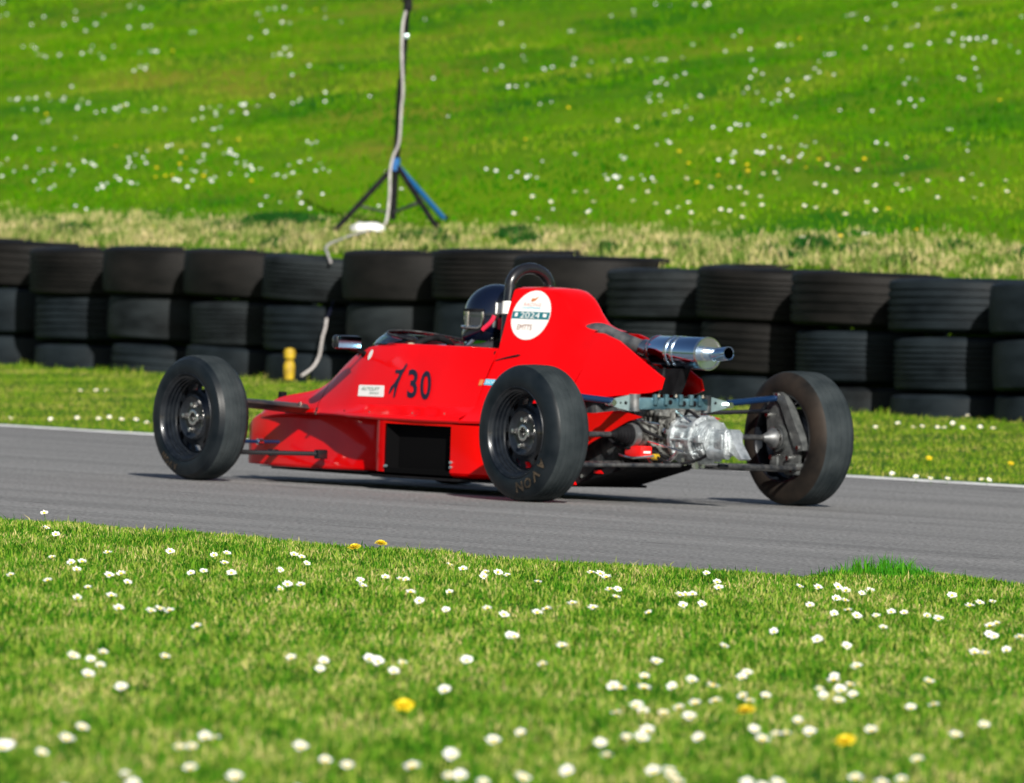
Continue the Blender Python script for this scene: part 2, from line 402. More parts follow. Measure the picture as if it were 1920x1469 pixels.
# near verge: dense where the photo looks, thinner to the sides
x, y = field(760000, (-2.5, 2.5), (16, 36.5), lambda x, y: (np.abs(x) < .052*y+.35) & (y < edgeY(x)))
cl = waves(x, y*.3, 21, 9); k = rng.uniform(0, 1, len(x)) < .65+.45*cl; x, y, cl = x[k], y[k], cl[k]
x2, y2 = field(70000, (-7, 7), (12, 42), lambda x, y: (np.abs(x) >= .052*y+.35) & (y < edgeY(x)))
x = np.concatenate([x, x2]); y = np.concatenate([y, y2]); cl = np.concatenate([cl, x2*0])
h = (.013+.013*rng.random(len(x))+.010*np.clip(cl, 0, 1)+.022*(rng.random(len(x)) < .02))*(1+.2*waves(x, y, 22, 2))
h = h*np.clip(.65+(edgeY(x)-y)*.8, .65, 1)
blades('grass', x, y, .012+.008*waves(x, y, 4, 3), h, .0028+.0022*rng.random(len(x)), m_g1, 1.0, 'short daisy-strewn grass in front of the race track')
# tuft overhanging the track edge
n = 1500; x = rng.normal(1.22, .085, n); y = 32.62+rng.normal(0, .12, n)
blades('grass', x, y, x*0+.01, (.012+.065*rng.random(n)**5)*np.exp(-((x-1.2)/.2)**2)+.016, .004+.002*rng.random(n), m_g5, .55, 'taller bright green tuft of grass at the near track edge')
# far verge
def wv(x, y): return (x-W0[0])*WN[0]+(y-W0[1])*WN[1], (x-LA[0])*LN[0]+(y-LA[1])*LN[1]
def kf(x, y):
    w_, v_ = wv(x, y); return (w_ < .02) & (v_ > .015) & (np.abs(x) < .056*y+.9)
x, y = field(330000, (-5, 5), (44, 68), kf)
w_, v_ = wv(x, y); h = .016+.016*rng.random(len(x))+.05*np.exp(-((w_+.1)/.16)**2)*(waves(x, y, 31, 7) > .25)*rng.random(len(x))
blades('grass', x, y, hz(x, y), h, .004+.002*rng.random(len(x)), m_g2, .55, 'mown grass strip between the track and the tyre wall')
# tussocky lip behind the tyres
x, y = field(900000, (-7, 7), (50, 76), lambda x, y: (wv(x, y)[0] > .52) & (wv(x, y)[0] < 2.5) & (np.abs(x) < .056*y+.8))
w_, v_ = wv(x, y); c = waves(x, y, 41, 5); k = rng.random(len(x)) < (.25+.35*(c > -.2))*np.clip((2.4-w_)/1.2, .08, 1); x, y, w_, c = x[k], y[k], w_[k], c[k]
h = (.022+.05*rng.random(len(x))*(1+.9*c)+.06*rng.random(len(x))*(waves(x, y, 44, 9) > .55))*np.clip(1.35-.35*w_, .4, 1.1)
blades('grass', x, y, hz(x, y), h, .006+.004*rng.random(len(x)), m_g3, .9, 'pale dry tussocks along the bank behind the tyre wall')
# dark weed clump left of the tripod
n = 5000; r_ = rng.normal(0, 1, (n, 2)); x = -1.62+r_[:, 0]*.16; y = 66.1+r_[:, 1]*.3
cx_ = rng.uniform(-3.4, 3.4, 26); pk = rng.integers(0, 26, 4200); x3 = cx_[pk]+rng.normal(0, .05, 4200); y3 = 61.2-1.70*cx_[pk]+rng.uniform(0, 1.6, 26)[pk]+rng.normal(0, .12, 4200)
x = np.concatenate([x, x3]); y = np.concatenate([y, y3]); r_ = np.concatenate([r_, np.zeros((4200, 2))]); n = len(x); ok = wv(x, y)[0] > .6; x, y, r_ = x[ok], y[ok], r_[ok]; n = len(x)
blades('grass', x, y, hz(x, y), .02+.05*rng.random(n)*np.exp(-(r_[:, 0]**2)/2), .010+.006*rng.random(n), m_g6, .6, 'dark green weed clumps scattered along the dry bank, largest left of the tripod')
x, y = field(420000, (-10, 10), (58, 112), lambda x, y: (wv(x, y)[0] > 2.2) & (np.abs(x) < .056*y+1.0))
k = rng.random(len(x)) < .55+.45*waves(x, y, 51, 1.1)
x, y = x[k], y[k]
blades('grass', x, y, hz(x, y), .02+.025*rng.random(len(x)), .010+.006*rng.random(len(x)), m_g4, .6, 'green grassy hillside rising behind the tyre wall')
# ------------------------------------------------------------------ flowers
FL = {"near":[[-1636,36048],[-1536,34035],[-1475,33386],[-1231,31519],[-1375,30906],[-1311,30786],[-1275,30690],[-1252,29795],[-1291,28790],[-1412,29122],[-1168,28565],[-1154,29723],[-1116,29613],[-1069,28880],[-1071,27778],[-1158,27646],[-1020,26994],[-930,26854],[-910,26956],[-883,26920],[-1050,31871],[-915,31939],[-880,32155],[-854,30970],[-924,29971],[-889,30035],[-805,29947],[-777,25819],[-993,23588],[-954,23621],[-937,23925],[-920,23337],[-918,22618],[-790,23873],[-829,22219],[-673,32336],[-638,31826],[-608,31134],[-677,30630],[-641,28969],[-623,29178],[-590,29429],[-422,29679],[-407,29188],[-356,30174],[-311,30045],[-295,30112],[-175,31726],[-133,31414],[-63,31113],[-66,30637],[-24,31182],[4,30895],[-159,29041],[-236,28127],[-158,27454],[-48,27687],[-2,27480],[-268,28907],[-498,23978],[-421,23995],[-420,23445],[-317,24245],[-295,24086],[-236,24007],[-252,23585],[-86,24150],[15,25799],[-127,22482],[-824,20098],[-837,19707],[-937,19441],[-940,19279],[-856,19086],[-580,20046],[-561,20059],[-612,19518],[-589,19502],[-567,18707],[-384,19655],[-285,19075],[-163,18986],[-93,19546],[-14,20177],[-92,18757],[-72,18908],[-29,18692],[-481,18579],[-677,18517],[-649,18111],[-762,17973],[-361,18278],[-330,19301],[95,30122],[289,31282],[302,30746],[260,31170],[620,31585],[303,29702],[326,29679],[317,29244],[503,29408],[522,29640],[539,29422],[502,28767],[555,28775],[641,30976],[632,30285],[886,30774],[931,30420],[1000,30740],[1012,30381],[965,29779],[987,29661],[1047,30005],[1088,30508],[1323,30259],[1342,29504],[1371,29510],[1430,29962],[864,28945],[914,28336],[960,28575],[978,28376],[1026,28209],[1083,28628],[1123,28732],[1020,27503],[1176,28437],[1192,28052],[1315,27676],[1343,27884],[1293,27219],[1294,26969],[1362,26973],[1289,26184],[1191,25832],[1217,25801],[88,27713],[115,28037],[187,28325],[243,28118],[393,27900],[26,25791],[144,25322],[93,23966],[709,26842],[805,26231],[874,26001],[554,25647],[368,24485],[851,24565],[328,23603],[319,22976],[250,23037],[264,22875],[383,23041],[433,23359],[479,23249],[554,23666],[572,23940],[783,24113],[768,23718],[797,23414],[770,23261],[792,23049],[717,23075],[717,22779],[748,22665],[995,23840],[467,22353],[532,22581],[542,22424],[585,22663],[381,21968],[291,22045],[300,21726],[244,21735],[346,21773],[419,22169],[397,21556],[896,22371],[957,22620],[627,21625],[522,21022],[533,20793],[563,20897],[588,21034],[634,20948],[771,21286],[946,21243],[1027,21718],[40,20546],[301,21005],[283,20523],[253,20445],[198,20281],[399,20571],[206,19687],[817,19996],[127,19159],[44,18876],[320,19288],[290,19268],[329,18897],[321,19009],[459,18923],[519,19030],[486,18825],[666,19107],[711,18970],[754,19135]],"verge":[[-2708,55302],[-2350,55352],[-2233,55322],[-2183,55523],[-2108,55292],[-2029,55282],[-1953,54772],[-2441,59986],[-2534,59986],[-2384,59986],[-2486,55182],[1925,53944],[2062,54465],[2129,54025],[2181,54155],[2250,53865],[2283,53845],[2354,54435],[2378,53785],[2484,55615],[2485,54115],[2540,53795],[1814,48402],[1963,47582],[2047,47702],[2206,47722],[2241,47712],[1906,47882]],"vergey":[[2061,50233],[2438,49713]],"hill":[[-4891,95676],[-4532,93644],[-4391,94596],[-4184,93304],[-3905,92294],[-3863,92444],[-3700,95348],[-3578,94887],[-3461,91784],[-3401,91674],[-3356,91544],[-2909,89382],[-2866,89252],[-2407,91656],[-2499,91545],[-2254,90675],[-2113,89454],[-2270,92477],[-2041,91276],[-2039,89594],[-1658,89184],[-2318,88212],[-4378,89940],[-4278,89510],[-4168,88669],[-4077,88389],[-3816,89050],[-3729,88310],[-3237,87850],[-3156,87710],[-2057,86971],[-1996,86611],[-2083,85369],[-2003,85109],[-1926,84979],[-1733,83317],[-3193,84436],[-3161,84736],[-4020,82432],[-3962,82272],[-3885,82152],[-3708,81722],[-3639,81612],[-3530,81392],[-3444,81042],[-3893,81031],[-3263,80251],[-3196,80472],[-3105,79791],[-2986,79761],[-2864,79461],[-2801,79421],[-2442,79392],[-2366,78951],[-2305,78751],[-2154,79402],[-2096,79062],[-2159,78421],[-2466,78170],[-2241,76699],[-2319,76228],[-3682,79430],[-3707,79359],[-1787,79323],[-1967,80153],[-3462,75766],[-2593,74706],[-2276,74516],[-2222,74436],[-1523,73497],[-2819,74145],[-3769,74654],[-3643,73843],[-3473,74174],[-3376,73363],[-3326,73383],[-3208,73844],[-3140,73624],[-3184,73043],[-3007,73644],[-2858,72984],[-2754,72744],[-3683,73142],[-3452,72592],[-2851,71312],[-2802,71622],[-2720,71382],[-2648,71022],[-2353,70862],[-2329,72664],[-2312,72915],[-2330,71783],[-2274,71613],[-2147,71523],[-2087,71003],[-2092,72144],[-2078,73115],[-2014,72655],[-1888,72204],[-1939,71834],[-1819,70883],[-1927,70773],[-2008,70632],[-1610,70153],[-1558,70253],[-1714,70393],[-1597,71344],[-1559,71554],[-1496,71494],[-1432,71404],[-1340,70283],[-1267,70013],[-2964,69149],[-2916,69169],[-1683,67880],[-1483,67920],[-1411,67820],[-3278,71571],[-2171,70192],[-208,81478],[-127,77834],[-21,78285],[50,82099],[230,80297],[222,75632],[340,85263],[433,81329],[470,79417],[429,80038],[603,79557],[465,77905],[805,86025],[887,85875],[1262,86476],[1462,86276],[1529,85976],[900,79608],[1062,79328],[1154,79728],[1609,79879],[1677,76946],[1748,75465],[1152,76635],[1011,75754],[1085,75804],[902,74302],[1031,73561],[1309,73812],[1100,72130],[1101,73041],[1628,73632],[1782,72071],[1885,73062],[1967,74214],[1965,79079],[2035,78769],[2112,74634],[2200,74494],[2350,74675],[2291,76267],[2633,82564],[2414,70550],[2108,71110],[1191,70888],[1314,70038],[1544,70409],[1490,70118],[970,69506],[884,69546],[1645,68336],[1618,67515],[1672,67435],[1459,67475],[1900,67236],[1966,67276],[703,68094],[335,69055],[116,68694],[-215,68503],[-149,68463],[-33,67562],[70,67673],[144,67262],[543,67163],[597,66883],[670,66723],[763,66773],[851,66393],[874,65982],[654,65842],[824,65181],[726,64711],[363,65941],[436,65841],[477,64930],[90,65871],[208,65250],[-25,64649],[128,64099],[438,64149],[1347,66974],[1085,66063],[1566,65513],[1639,65533],[1714,66064],[1776,66364],[1981,65804],[2037,65524],[2157,65304],[1873,64462],[1921,64272],[1973,63592],[1985,61940],[1757,62710],[1821,62510],[2225,63792],[2353,63662],[2370,63162],[2416,63212],[2547,63683],[2565,62541],[2165,61930],[2134,62591],[2340,66776],[2491,65845],[2825,67628],[2754,63583],[2827,63853],[2852,63083],[3010,63223],[2988,62542],[2781,62352],[2941,66156],[2741,70431],[2630,70601],[2712,72373],[3199,71132],[3106,71833],[3061,76578],[2865,76698],[2726,75747],[3216,77289],[3332,76979],[3448,76709],[3444,75888],[3228,75487],[3280,74476],[3533,75778],[3109,78881],[3810,78582],[3620,74487],[1436,64452],[1397,64752],[1336,64792],[1402,63591],[1518,64101],[1511,63350],[1258,63390],[1307,63200],[1066,64121],[1073,63340],[935,63520],[865,64330],[1001,63850],[1222,64992],[1371,62469],[1676,60007],[2037,60007],[2062,60007]],"hilly":[[-1866,91236],[-3736,80461],[-3135,80532],[-2064,74777],[-2983,75376],[-3373,74364],[-2575,72524],[-2392,73215],[-2417,72654],[-2477,71553],[-2427,71483],[-2542,71472],[-2194,71073],[-1830,69962],[-2979,86819],[2153,79760],[343,74611],[1065,68425],[1110,67184],[1142,65602],[1284,65963],[1481,66524],[1475,65943],[1939,66255],[1841,65674],[2244,61980],[3256,69681],[2223,65975],[35,71237],[-2355,66118],[1898,60007],[2344,60006]],"dand":[[-409,33130],[-486,32615],[-204,21323],[517,21609],[688,20373]]}
m_petal = mat('petal', (.80, .80, .80), .6); m_petal_y = vary(mat('dandelion_petal', (.8, .62, .01), .6), (.74, .52, .005), (.82, .68, .02), 200)
m_eye = mat('flower_eye', (.75, .55, .02), .7); m_stem = mat('stem', (.08, .20, .02), .6)
def daisy_mesh(name, seed, npet=16, rad=.0135, col=m_petal):
    r = random.Random(seed); mb = MB()
    for k in range(npet):
        a = 2*math.pi*k/npet+r.uniform(-.08, .08); L_ = rad*r.uniform(.85, 1.1); wd = rad*.24
        c, s = math.cos(a), math.sin(a); z1 = .0015+r.uniform(-.001, .003)
        P = lambda u, v, z: (c*u-s*v, s*u+c*v, z)
        mb.add([P(.002, -wd*.4, 0), P(L_*.7, -wd, z1), P(L_, -wd*.4, z1*1.3), P(L_, wd*.4, z1*1.3), P(L_*.7, wd, z1), P(.002, wd*.4, 0)], [(0, 1, 2, 3, 4, 5)])
    mb.m = 1; mb.tube([(0, 0, 0), (.001, .002, -.02), (0, 0, -.045)], .0011, 5)
    o = mb.build(name, [col, m_stem], recalc=False)
    return o
def eye_mesh(parent):
    mb = MB(); mb.lathe([(.001, .0052), (.0035, .0044), (.005, .0025), (.0055, .0001)], 8, axis='z')
    return mb.build('flower_eye', m_eye, parent)
def dandelion(name, seed):
    r = random.Random(seed); mb = MB()
    for ring, (rad, z, n) in enumerate([(.018, .001, 18), (.015, .004, 16), (.011, .007, 12), (.006, .009, 8)]):
        for k in range(n):
            a = 2*math.pi*(k+.5*ring)/n+r.uniform(-.1, .1); c, s = math.cos(a), math.sin(a); L_ = rad*r.uniform(.85, 1.1); wd = .0022
            P = lambda u, v, zz: (c*u-s*v, s*u+c*v, zz)
            mb.add([P(.001, -wd*.5, z*.5), P(L_, -wd, z+.002), P(L_*1.03, 0, z+.0025), P(L_, wd, z+.002), P(.001, wd*.5, z*.5)], [(0, 1, 2, 3, 4)])
    mb.m = 1; mb.tube([(0, 0, 0), (0, .001, -.05)], .0015, 5)
    return mb.build(name, [m_petal_y, m_stem], recalc=False)
protos = []
def place(proto, x, y, z, sc, lab, cat, grp):
    o = proto.copy(); C.objects.link(o)
    for ch in proto.children:
        c = ch.copy(); C.objects.link(c); c.parent = o
    o.location = (x, y, z); o.scale = (sc, sc, sc)
    o.rotation_euler = (random.uniform(.2, .7), random.uniform(-.2, .2), random.uniform(-.4, .4))
    tag(o, lab, cat, grp); return o
pd = []
for i in range(3):
    o = daisy_mesh('daisy', i, 15+i); eye_mesh(o); pd.append(o)
pdd = dandelion('dandelion', 5)
ORD = ['first', 'second', 'third', 'fourth', 'fifth', 'sixth', 'seventh', 'eighth', 'ninth', 'tenth', 'eleventh', 'twelfth', 'thirteenth', 'fourteenth', 'fifteenth', 'sixteenth', 'seventeenth', 'eighteenth', 'nineteenth', 'twentieth']
def rows_of(pts, n):
    """sort by depth, cut into rows of n, number each row from the left"""
    out = []; pts = sorted(pts, key=lambda p: p[1])
    for r in range(0, len(pts), n):
        for c, p in enumerate(sorted(pts[r:r+n], key=lambda p: p[0]/p[1])): out.append((p, r//n, c))
    return out
for (x, y), r, c in rows_of(FL['near'], 12):
    x /= 1000; y /= 1000; p = random.choice(pd)
    lab = 'white daisy, %s from the left in the %s flower row above the bottom edge' % (ORD[c], ORD[r])
    if y > 35.6 and x < -1.6: lab = 'lone white daisy poking up against the track, top left of the foreground grass'
    place(p, x, y, .034+random.uniform(-.004, .008), random.uniform(.8, 1.12), lab, 'daisy', 'daisies in the foreground grass')
for (x, y), l in zip(FL['dand'], ['yellow dandelion at the track edge, the right one of a pair', 'ragged yellow dandelion at the track edge, the left one of a pair', 'single yellow dandelion left of the middle of the foreground grass', 'tilted yellow dandelion among dense daisies at lower right', 'wide yellow dandelion, the lowest and largest, at lower right']):
    place(pdd, x/1000, y/1000, .05, 1.15, l, 'dandelion', 'dandelions')
cnt = {}
for (x, y) in sorted(FL['verge'], key=lambda p: p[0]/p[1]):
    x /= 1000; y /= 1000; z = float(hz(x, y))
    w_ = 'at the foot of the tyre wall, right of the car' if z > .12 and x > 0 else ('at the foot of the tyre wall, far left' if z > .12 else ('beside the white track line, left of the car' if x < 0 else 'beside the white track line, right of the car'))
    cnt[w_] = cnt.get(w_, 0)+1
    place(random.choice(pd), x, y, z+.028, .95, 'tiny daisy %s, %s from left' % (w_, ORD[cnt[w_]-1]), 'daisy', 'daisies on the verge by the tyre wall')
for (x, y), l in zip(FL['vergey'], ['yellow dandelion on the verge right of the rear wheel', 'yellow dandelion on the verge at the far right edge']):
    place(pdd, x/1000, y/1000, float(hz(x/1000, y/1000))+.03, .85, l, 'dandelion', 'dandelions')
H = sorted(FL['hill'], key=lambda p: p[1]); nind = 300-len(FL['near'])-len(FL['verge'])-3
for (x, y), r, c in rows_of(H[:nind], 12):
    x /= 1000; y /= 1000
    place(random.choice(pd), x, y, float(hz(x, y))+.03, .95, 'blurred white daisy on the bank, %s from left in %s row above the tyres' % (ORD[c], ORD[r]), 'daisy', 'daisies on the grass bank')
cnt = {}
for (x, y) in sorted(FL['hilly'], key=lambda p: p[0]/p[1]):
    x /= 1000; y /= 1000
    w_ = 'low on the bank behind the tyres' if y < 66 else ('on the hillside left of the tripod' if x < -.75 else 'on the hillside right of the tripod'); cnt[w_] = cnt.get(w_, 0)+1
    place(pdd, x, y, float(hz(x, y))+.03, .7, 'blurred yellow flower %s, %s from the left' % (w_, ORD[cnt[w_]-1]), 'dandelion', 'dandelions on the hillside')
# the rest of the hillside daisies: one object
mb = MB(); mb.m = 0
def stamp(x, y, sc):
    z = float(hz(x, y))+.035; t = random.uniform(.3, .9); n = 8
    vs = [(x+math.cos(2*math.pi*k/n)*.014*sc, y+math.sin(2*math.pi*k/n)*.014*sc*math.cos(t), z+math.sin(2*math.pi*k/n)*.014*sc*math.sin(t)) for k in range(n)]
    mb.add(vs, [tuple(range(n))]); 
for (x, y) in H[nind:]:
    x /= 1000; y /= 1000
    for k in range(random.choice((1, 1, 2, 3))): stamp(x+random.gauss(0, .05), y+random.gauss(0, .25), random.uniform(.45, .9))
for k in range(110):
    y = random.uniform(64, 112); x = random.uniform(-.053, .053)*y
    if (x-W0[0])*WN[0]+(y-W0[1])*WN[1] > 2: stamp(x, y, random.uniform(.4, .8))
tag(mb.build('daisies', m_petal, recalc=False), 'white daisies scattered thickly over the blurred hillside', 'daisies', kind='stuff')
for o in pd+[pdd]:
    for c in list(o.children): bpy.data.objects.remove(c)
    bpy.data.objects.remove(o)

# ------------------------------------------------------------------ tyre wall
def tyre_mat(name, c1, c2):
    m = vary(mat(name, c1, .6, spec=.16), c1, c2, 3.2, 6, .3, .7, bump=.5, bscale=55, dist=.004, stretch=(1, 1, 3), rough=(.42, .75)); return m
m_old = [tyre_mat('old_tyre_brown', (.003, .003, .003), (.011, .010, .0095)), tyre_mat('old_tyre_blue', (.003, .005, .007), (.013, .019, .024)), tyre_mat('old_tyre_grey', (.004, .005, .006), (.020, .025, .028))]
m_groove = mat('groove', (.004, .004, .005), .8)
def wall_tyre_mesh(kind, grooves):
    r, hw = .5, .146
    prof = [(-hw+.025, .29), (-hw, .31), (-hw-.002, .38), (-hw+.004, .455), (-hw+.012, .482), (-hw+.024, .494)]
    span = 2*(hw-.045); pr = []
    for g in range(grooves):
        c = -span/2+span*(g+.5)/grooves; gw = .006 if grooves > 4 else .009
        pr += [(c-gw-.001, .499-.006*(abs(c)/hw)**2), (c-gw+.001, .488), (c+gw-.001, .488), (c+gw+.001, .499-.006*(abs(c)/hw)**2)]
    prof += pr if pr else [(-.06, .499), (0, .5), (.06, .499)]
    prof += [(hw-.024, .494), (hw-.012, .482), (hw-.004, .455), (hw+.002, .38), (hw, .31), (hw-.025, .29)]
    mb = MB(); mb.lathe(prof, 72, axis='z')
    o = mb.build('tyre', m_old[kind], smooth=32); return o
tp = [[wall_tyre_mesh(k, g) for g in (0, 4, 5, 7)] for k in range(3)]
SX = [(-2.59+.514*(k-1), 64.92-.877*(k-1), t) for k, t in zip(range(-1, 14), [1.0, 1.0, 0.97, 0.986, 0.982, 0.959, 1.015, 1.042, 1.017, 0.965, 0.991, 0.974, 0.955, 0.948, 0.95, 0.955])]
words = ['first', 'second', 'third', 'fourth', 'fifth', 'sixth', 'seventh', 'eighth', 'ninth', 'tenth', 'eleventh', 'twelfth', 'thirteenth', 'fourteenth', 'fifteenth', 'sixteenth']
# tone (0 brown, 1 blue, 2 grey) and number of grooves of the top, middle and bottom tyre of every stack
LOOK = [((0, 0), (1, 0), (1, 0)), ((0, 1), (1, 0), (1, 0)), ((0, 3), (1, 2), (1, 0)), ((0, 0), (2, 0), (1, 1)), ((0, 0), (2, 3), (1, 0)), ((2, 3), (1, 1), (1, 0)), ((0, 0), (2, 0), (2, 0)), ((0, 3), (1, 0), (1, 0)), ((0, 0), (1, 0), (1, 0)), ((2, 1), (2, 3), (1, 0)), ((0, 3), (0, 2), (1, 0)), ((0, 1), (1, 3), (2, 0)), ((1, 2), (1, 3), (1, 0)), ((1, 0), (1, 0), (1, 0)), ((1, 0), (1, 2), (1, 0)), ((0, 0), (1, 0), (1, 0))]
tone = ['brownish black', 'blue black', 'greyish black']; gr = ['smooth worn', 'four-groove', 'deeply grooved', 'finely ribbed']
rr = random.Random(4)
for i, (x, y, top) in enumerate(SX):
    z = top
    cx, cy = x, y
    for row in range(3):
        k, g = LOOK[i][row]; o = tp[k][g].copy(); C.objects.link(o)
        wd = rr.uniform(.285, .315); s = (.985, .925, .92)[row]*rr.uniform(.985, 1.012)
        o.scale = (s, s, wd/.296); o.location = (cx+rr.uniform(-.02, .02), cy+rr.uniform(-.03, .03), z-wd/2)
        o.rotation_euler = (rr.uniform(-.025, .025), rr.uniform(-.03, .03), rr.uniform(0, 6.28)); z -= wd+.004
        if 0 < i < 14:
            tag(o, '%s %s tyre, %s of the %s stack from the left' % (gr[g], tone[k], ('topmost', 'middle one', 'lowest')[row], words[i-1]), 'tyre', 'tyres stacked in the barrier wall')
        else:
            tag(o, '%s tyre of the barrier stack just beyond the %s edge of the photo' % (('topmost', 'middle', 'lowest')[row], 'left' if i == 0 else 'right'), 'tyre', 'tyres stacked in the barrier wall')
for k_, side_ in [(-k, 'left') for k in (2, 3, 4, 5)]+[(k, 'right') for k in (14, 15, 16)]:
    z = .97+rr.uniform(-.02, .02); nn_ = -k_-1 if k_ < 0 else k_-13
    for row in range(3):
        o = tp[(k_+row) % 3][(k_+2*row) % 4].copy(); C.objects.link(o); wd = rr.uniform(.285, .315); s = (.985, .925, .92)[row]
        o.scale = (s, s, wd/.296); o.location = (-2.59+.514*(k_-1), 64.92-.877*(k_-1), z-wd/2); o.rotation_euler = (rr.uniform(-.02, .02), rr.uniform(-.02, .02), rr.uniform(0, 6)); z -= wd+.004
        tag(o, '%s tyre of the %s further barrier stack beyond the %s edge of the photo' % (('topmost', 'middle', 'lowest')[row], words[nn_-1], side_), 'tyre', 'tyres stacked in the barrier wall')
for r_ in tp:
    for o in r_: bpy.data.objects.remove(o)

# ------------------------------------------------------------------ tripod stand with cable
TX, TY = -.80, 64.6; TZ = float(hz(TX, TY))
tr = empty('tripod_stand', (TX, TY, TZ)); tag(tr, 'tall dark tripod mast with splayed legs on the grass behind the tyre wall', 'tripod')
apex = Vector((.02, 0, .42))
def topt(px_dx, dz): return Vector((px_dx, 0, dz))
mb = MB(); mb.tube([(.01, 0, .06), (.02, 0, .42), (.032, 0, .95)], [.021, .021, .021], 12); mb.build('lower_mast', m_blkm, tr)
mb = MB(); mb.tube([(.036, 0, .90), (.064, 0, 1.45), (.085, 0, 2.1)], .018, 12); mb.build('upper_mast', m_blkm, tr)
mb = MB(); mb.lathe([(-.04, .001), (-.04, .03), (.04, .03), (.04, .001)], 16, origin=(.015, 0, .41), axis='z'); mb.build('leg_collar', m_legblue, tr)
mb = MB(); mb.box((.062, -.01, 1.42), (.055, .05, .08), bev=.008); mb.tube([(.05, -.03, 1.44), (.02, -.05, 1.45)], .008, 8); mb.build('clamp', m_blkm, tr)
mb = MB(); mb.box((.058, -.01, 1.22), (.035, .05, .03), bev=.005); mb.build('cable_tie', m_zinc, tr)
def foot(dx, dy): return Vector((dx, dy, float(hz(TX+dx, TY+dy))-TZ+.01))
for (dx, dy), m_ in (((-.36, -.10), m_blkm), ((.29, -.22), m_blkm), ((.34, .35), m_legblue)):
    f_ = foot(dx, dy); mb = MB(); mb.tube([apex+Vector((0, 0, -.01)), f_], .0175, 10); o = mb.build('leg', m_, tr)
    mb = MB(); mid = apex.lerp(f_, .62); mb.tube([mid, (0, 0, .10)], .008, 8); mb.build('brace', m_dsteel, tr)
    mb = MB(); mb.tube([f_+Vector((0, 0, .03)), f_+Vector((0, 0, -.01))], .022, 10); mb.build('rubber_foot', m_blkm, tr)
m_cable = vary(mat('cable_white', (.42, .40, .40), .6), (.30, .28, .28), (.50, .47, .47), 14)
def smooth_pts(pts, k=8):
    out = []
    P = [Vector(p) for p in pts]; P = [P[0]]+P+[P[-1]]
    for i in range(1, len(P)-2):
        for j in range(k):
            t = j/k; a, b, c, d = P[i-1:i+3]
            out.append(.5*((2*b)+(c-a)*t+(2*a-5*b+4*c-d)*t*t+(-a+3*b-3*c+d)*t**3))
    out.append(P[-2]); return out
cab = [(.050, -.05, 1.38), (.033, -.06, 1.28), (.034, -.055, 1.10), (.049, -.055, .875), (.042, -.06, .76), (.035, -.06, .555), (.002, -.08, .46), (-.015, -.1, .36), (-.013, -.12, .21), (-.028, -.15, .05), (-.06, -.18, .01)]
mb = MB(); mb.tube(smooth_pts([(TX+a, TY+b, TZ+c) for a, b, c in cab]), .0088, 8)
tag(mb.build('cable', m_cable), 'thick white cable hanging down the tripod mast to the grass', 'cable')
m_paper = vary(mat('white_plastic', (.8, .8, .8), .5), (.7, .7, .7), (.85, .85, .85), 20)
bm = bmesh.new(); bmesh.ops.create_icosphere(bm, subdivisions=3, radius=1)
for v in bm.verts:
    n_ = 1+.18*math.sin(v.co.x*7+v.co.z*5)*math.cos(v.co.y*6); v.co = Vector((v.co.x*.105*n_, v.co.y*.09*n_, max(v.co.z, -.3)*.045*n_))
me = bpy.data.meshes.new('bag'); bm.to_mesh(me); bm.free(); me.materials.append(m_paper)
me.polygons.foreach_set('use_smooth', [True]*len(me.polygons))
bagx, bagy = -.945, 64.15; o = bpy.data.objects.new('bag', me); C.objects.link(o); o.location = (bagx, bagy, float(hz(bagx, bagy))+.03)
tag(o, 'crumpled white plastic bag lying at the foot of the tripod', 'bag')
# hose over the top of the tyres, and its lower end in the grass
c1 = [(-.91, 63.8, 1.135), (-1.039, 63.3, 1.092), (-1.088, 62.9, 1.067), (-1.139, 62.5, 1.042), (-1.162, 62.2, 1.011), (-1.145, 61.9, .98), (-1.121, 61.76, .928)]
mb = MB(); mb.tube(smooth_pts(c1), .008, 8); tag(mb.build('cable', m_cable), 'short loop of white cable coming over the top of the tyre wall', 'cable')
c2 = [(-1.132, 61.6, .587), (-1.137, 61.57, .532), (-1.151, 61.55, .477), (-1.159, 61.55, .419), (-1.17, 61.55, .354), (-1.206, 61.53, .289), (-1.272, 61.5, .238)]
mb = MB(); mb.tube(smooth_pts(c2), .0082, 8); tag(mb.build('hose', m_cable), 'curved white hose end lying against the foot of the tyre wall', 'hose')
c3 = [(-1.095, 61.72, .70), (-1.109, 61.65, .646), (-1.121, 61.62, .613), (-1.132, 61.6, .587)]
mb = MB(); mb.tube(smooth_pts(c3), .006, 8); tag(mb.build('cord', m_navy), 'thin dark blue cord between two tyre stacks above the white hose', 'cord')
ym = empty('marker_post', (-1.345, 61.5, .215)); tag(ym, 'small yellow plastic marker standing against the tyre wall left of the car nose', 'marker')
mb = MB(); mb.lathe([(0, .02), (.0, .030), (.035, .034), (.08, .035), (.105, .028), (.118, .015)], 20, axis='z'); mb.build('marker_body', m_yel, ym)
mb = MB(); mb.lathe([(.112, .015), (.125, .032), (.16, .037), (.182, .030), (.19, .002)], 20, axis='z'); mb.build('marker_cap', m_yel, ym)
# ================================================================== THE RACING CAR  (x forward from the rear axle, y to its left, z up)
car = empty('racing_car', (.6461, 42.0592, 0), R(127.048))
tag(car, 'red open-wheel single-seater racing car number 130 driving away on the track', 'racing car')
WB, RF, RR_, WF, WR, OF, OR = 2.3709, .2678, .281, .164, .1924, .7597, .7881

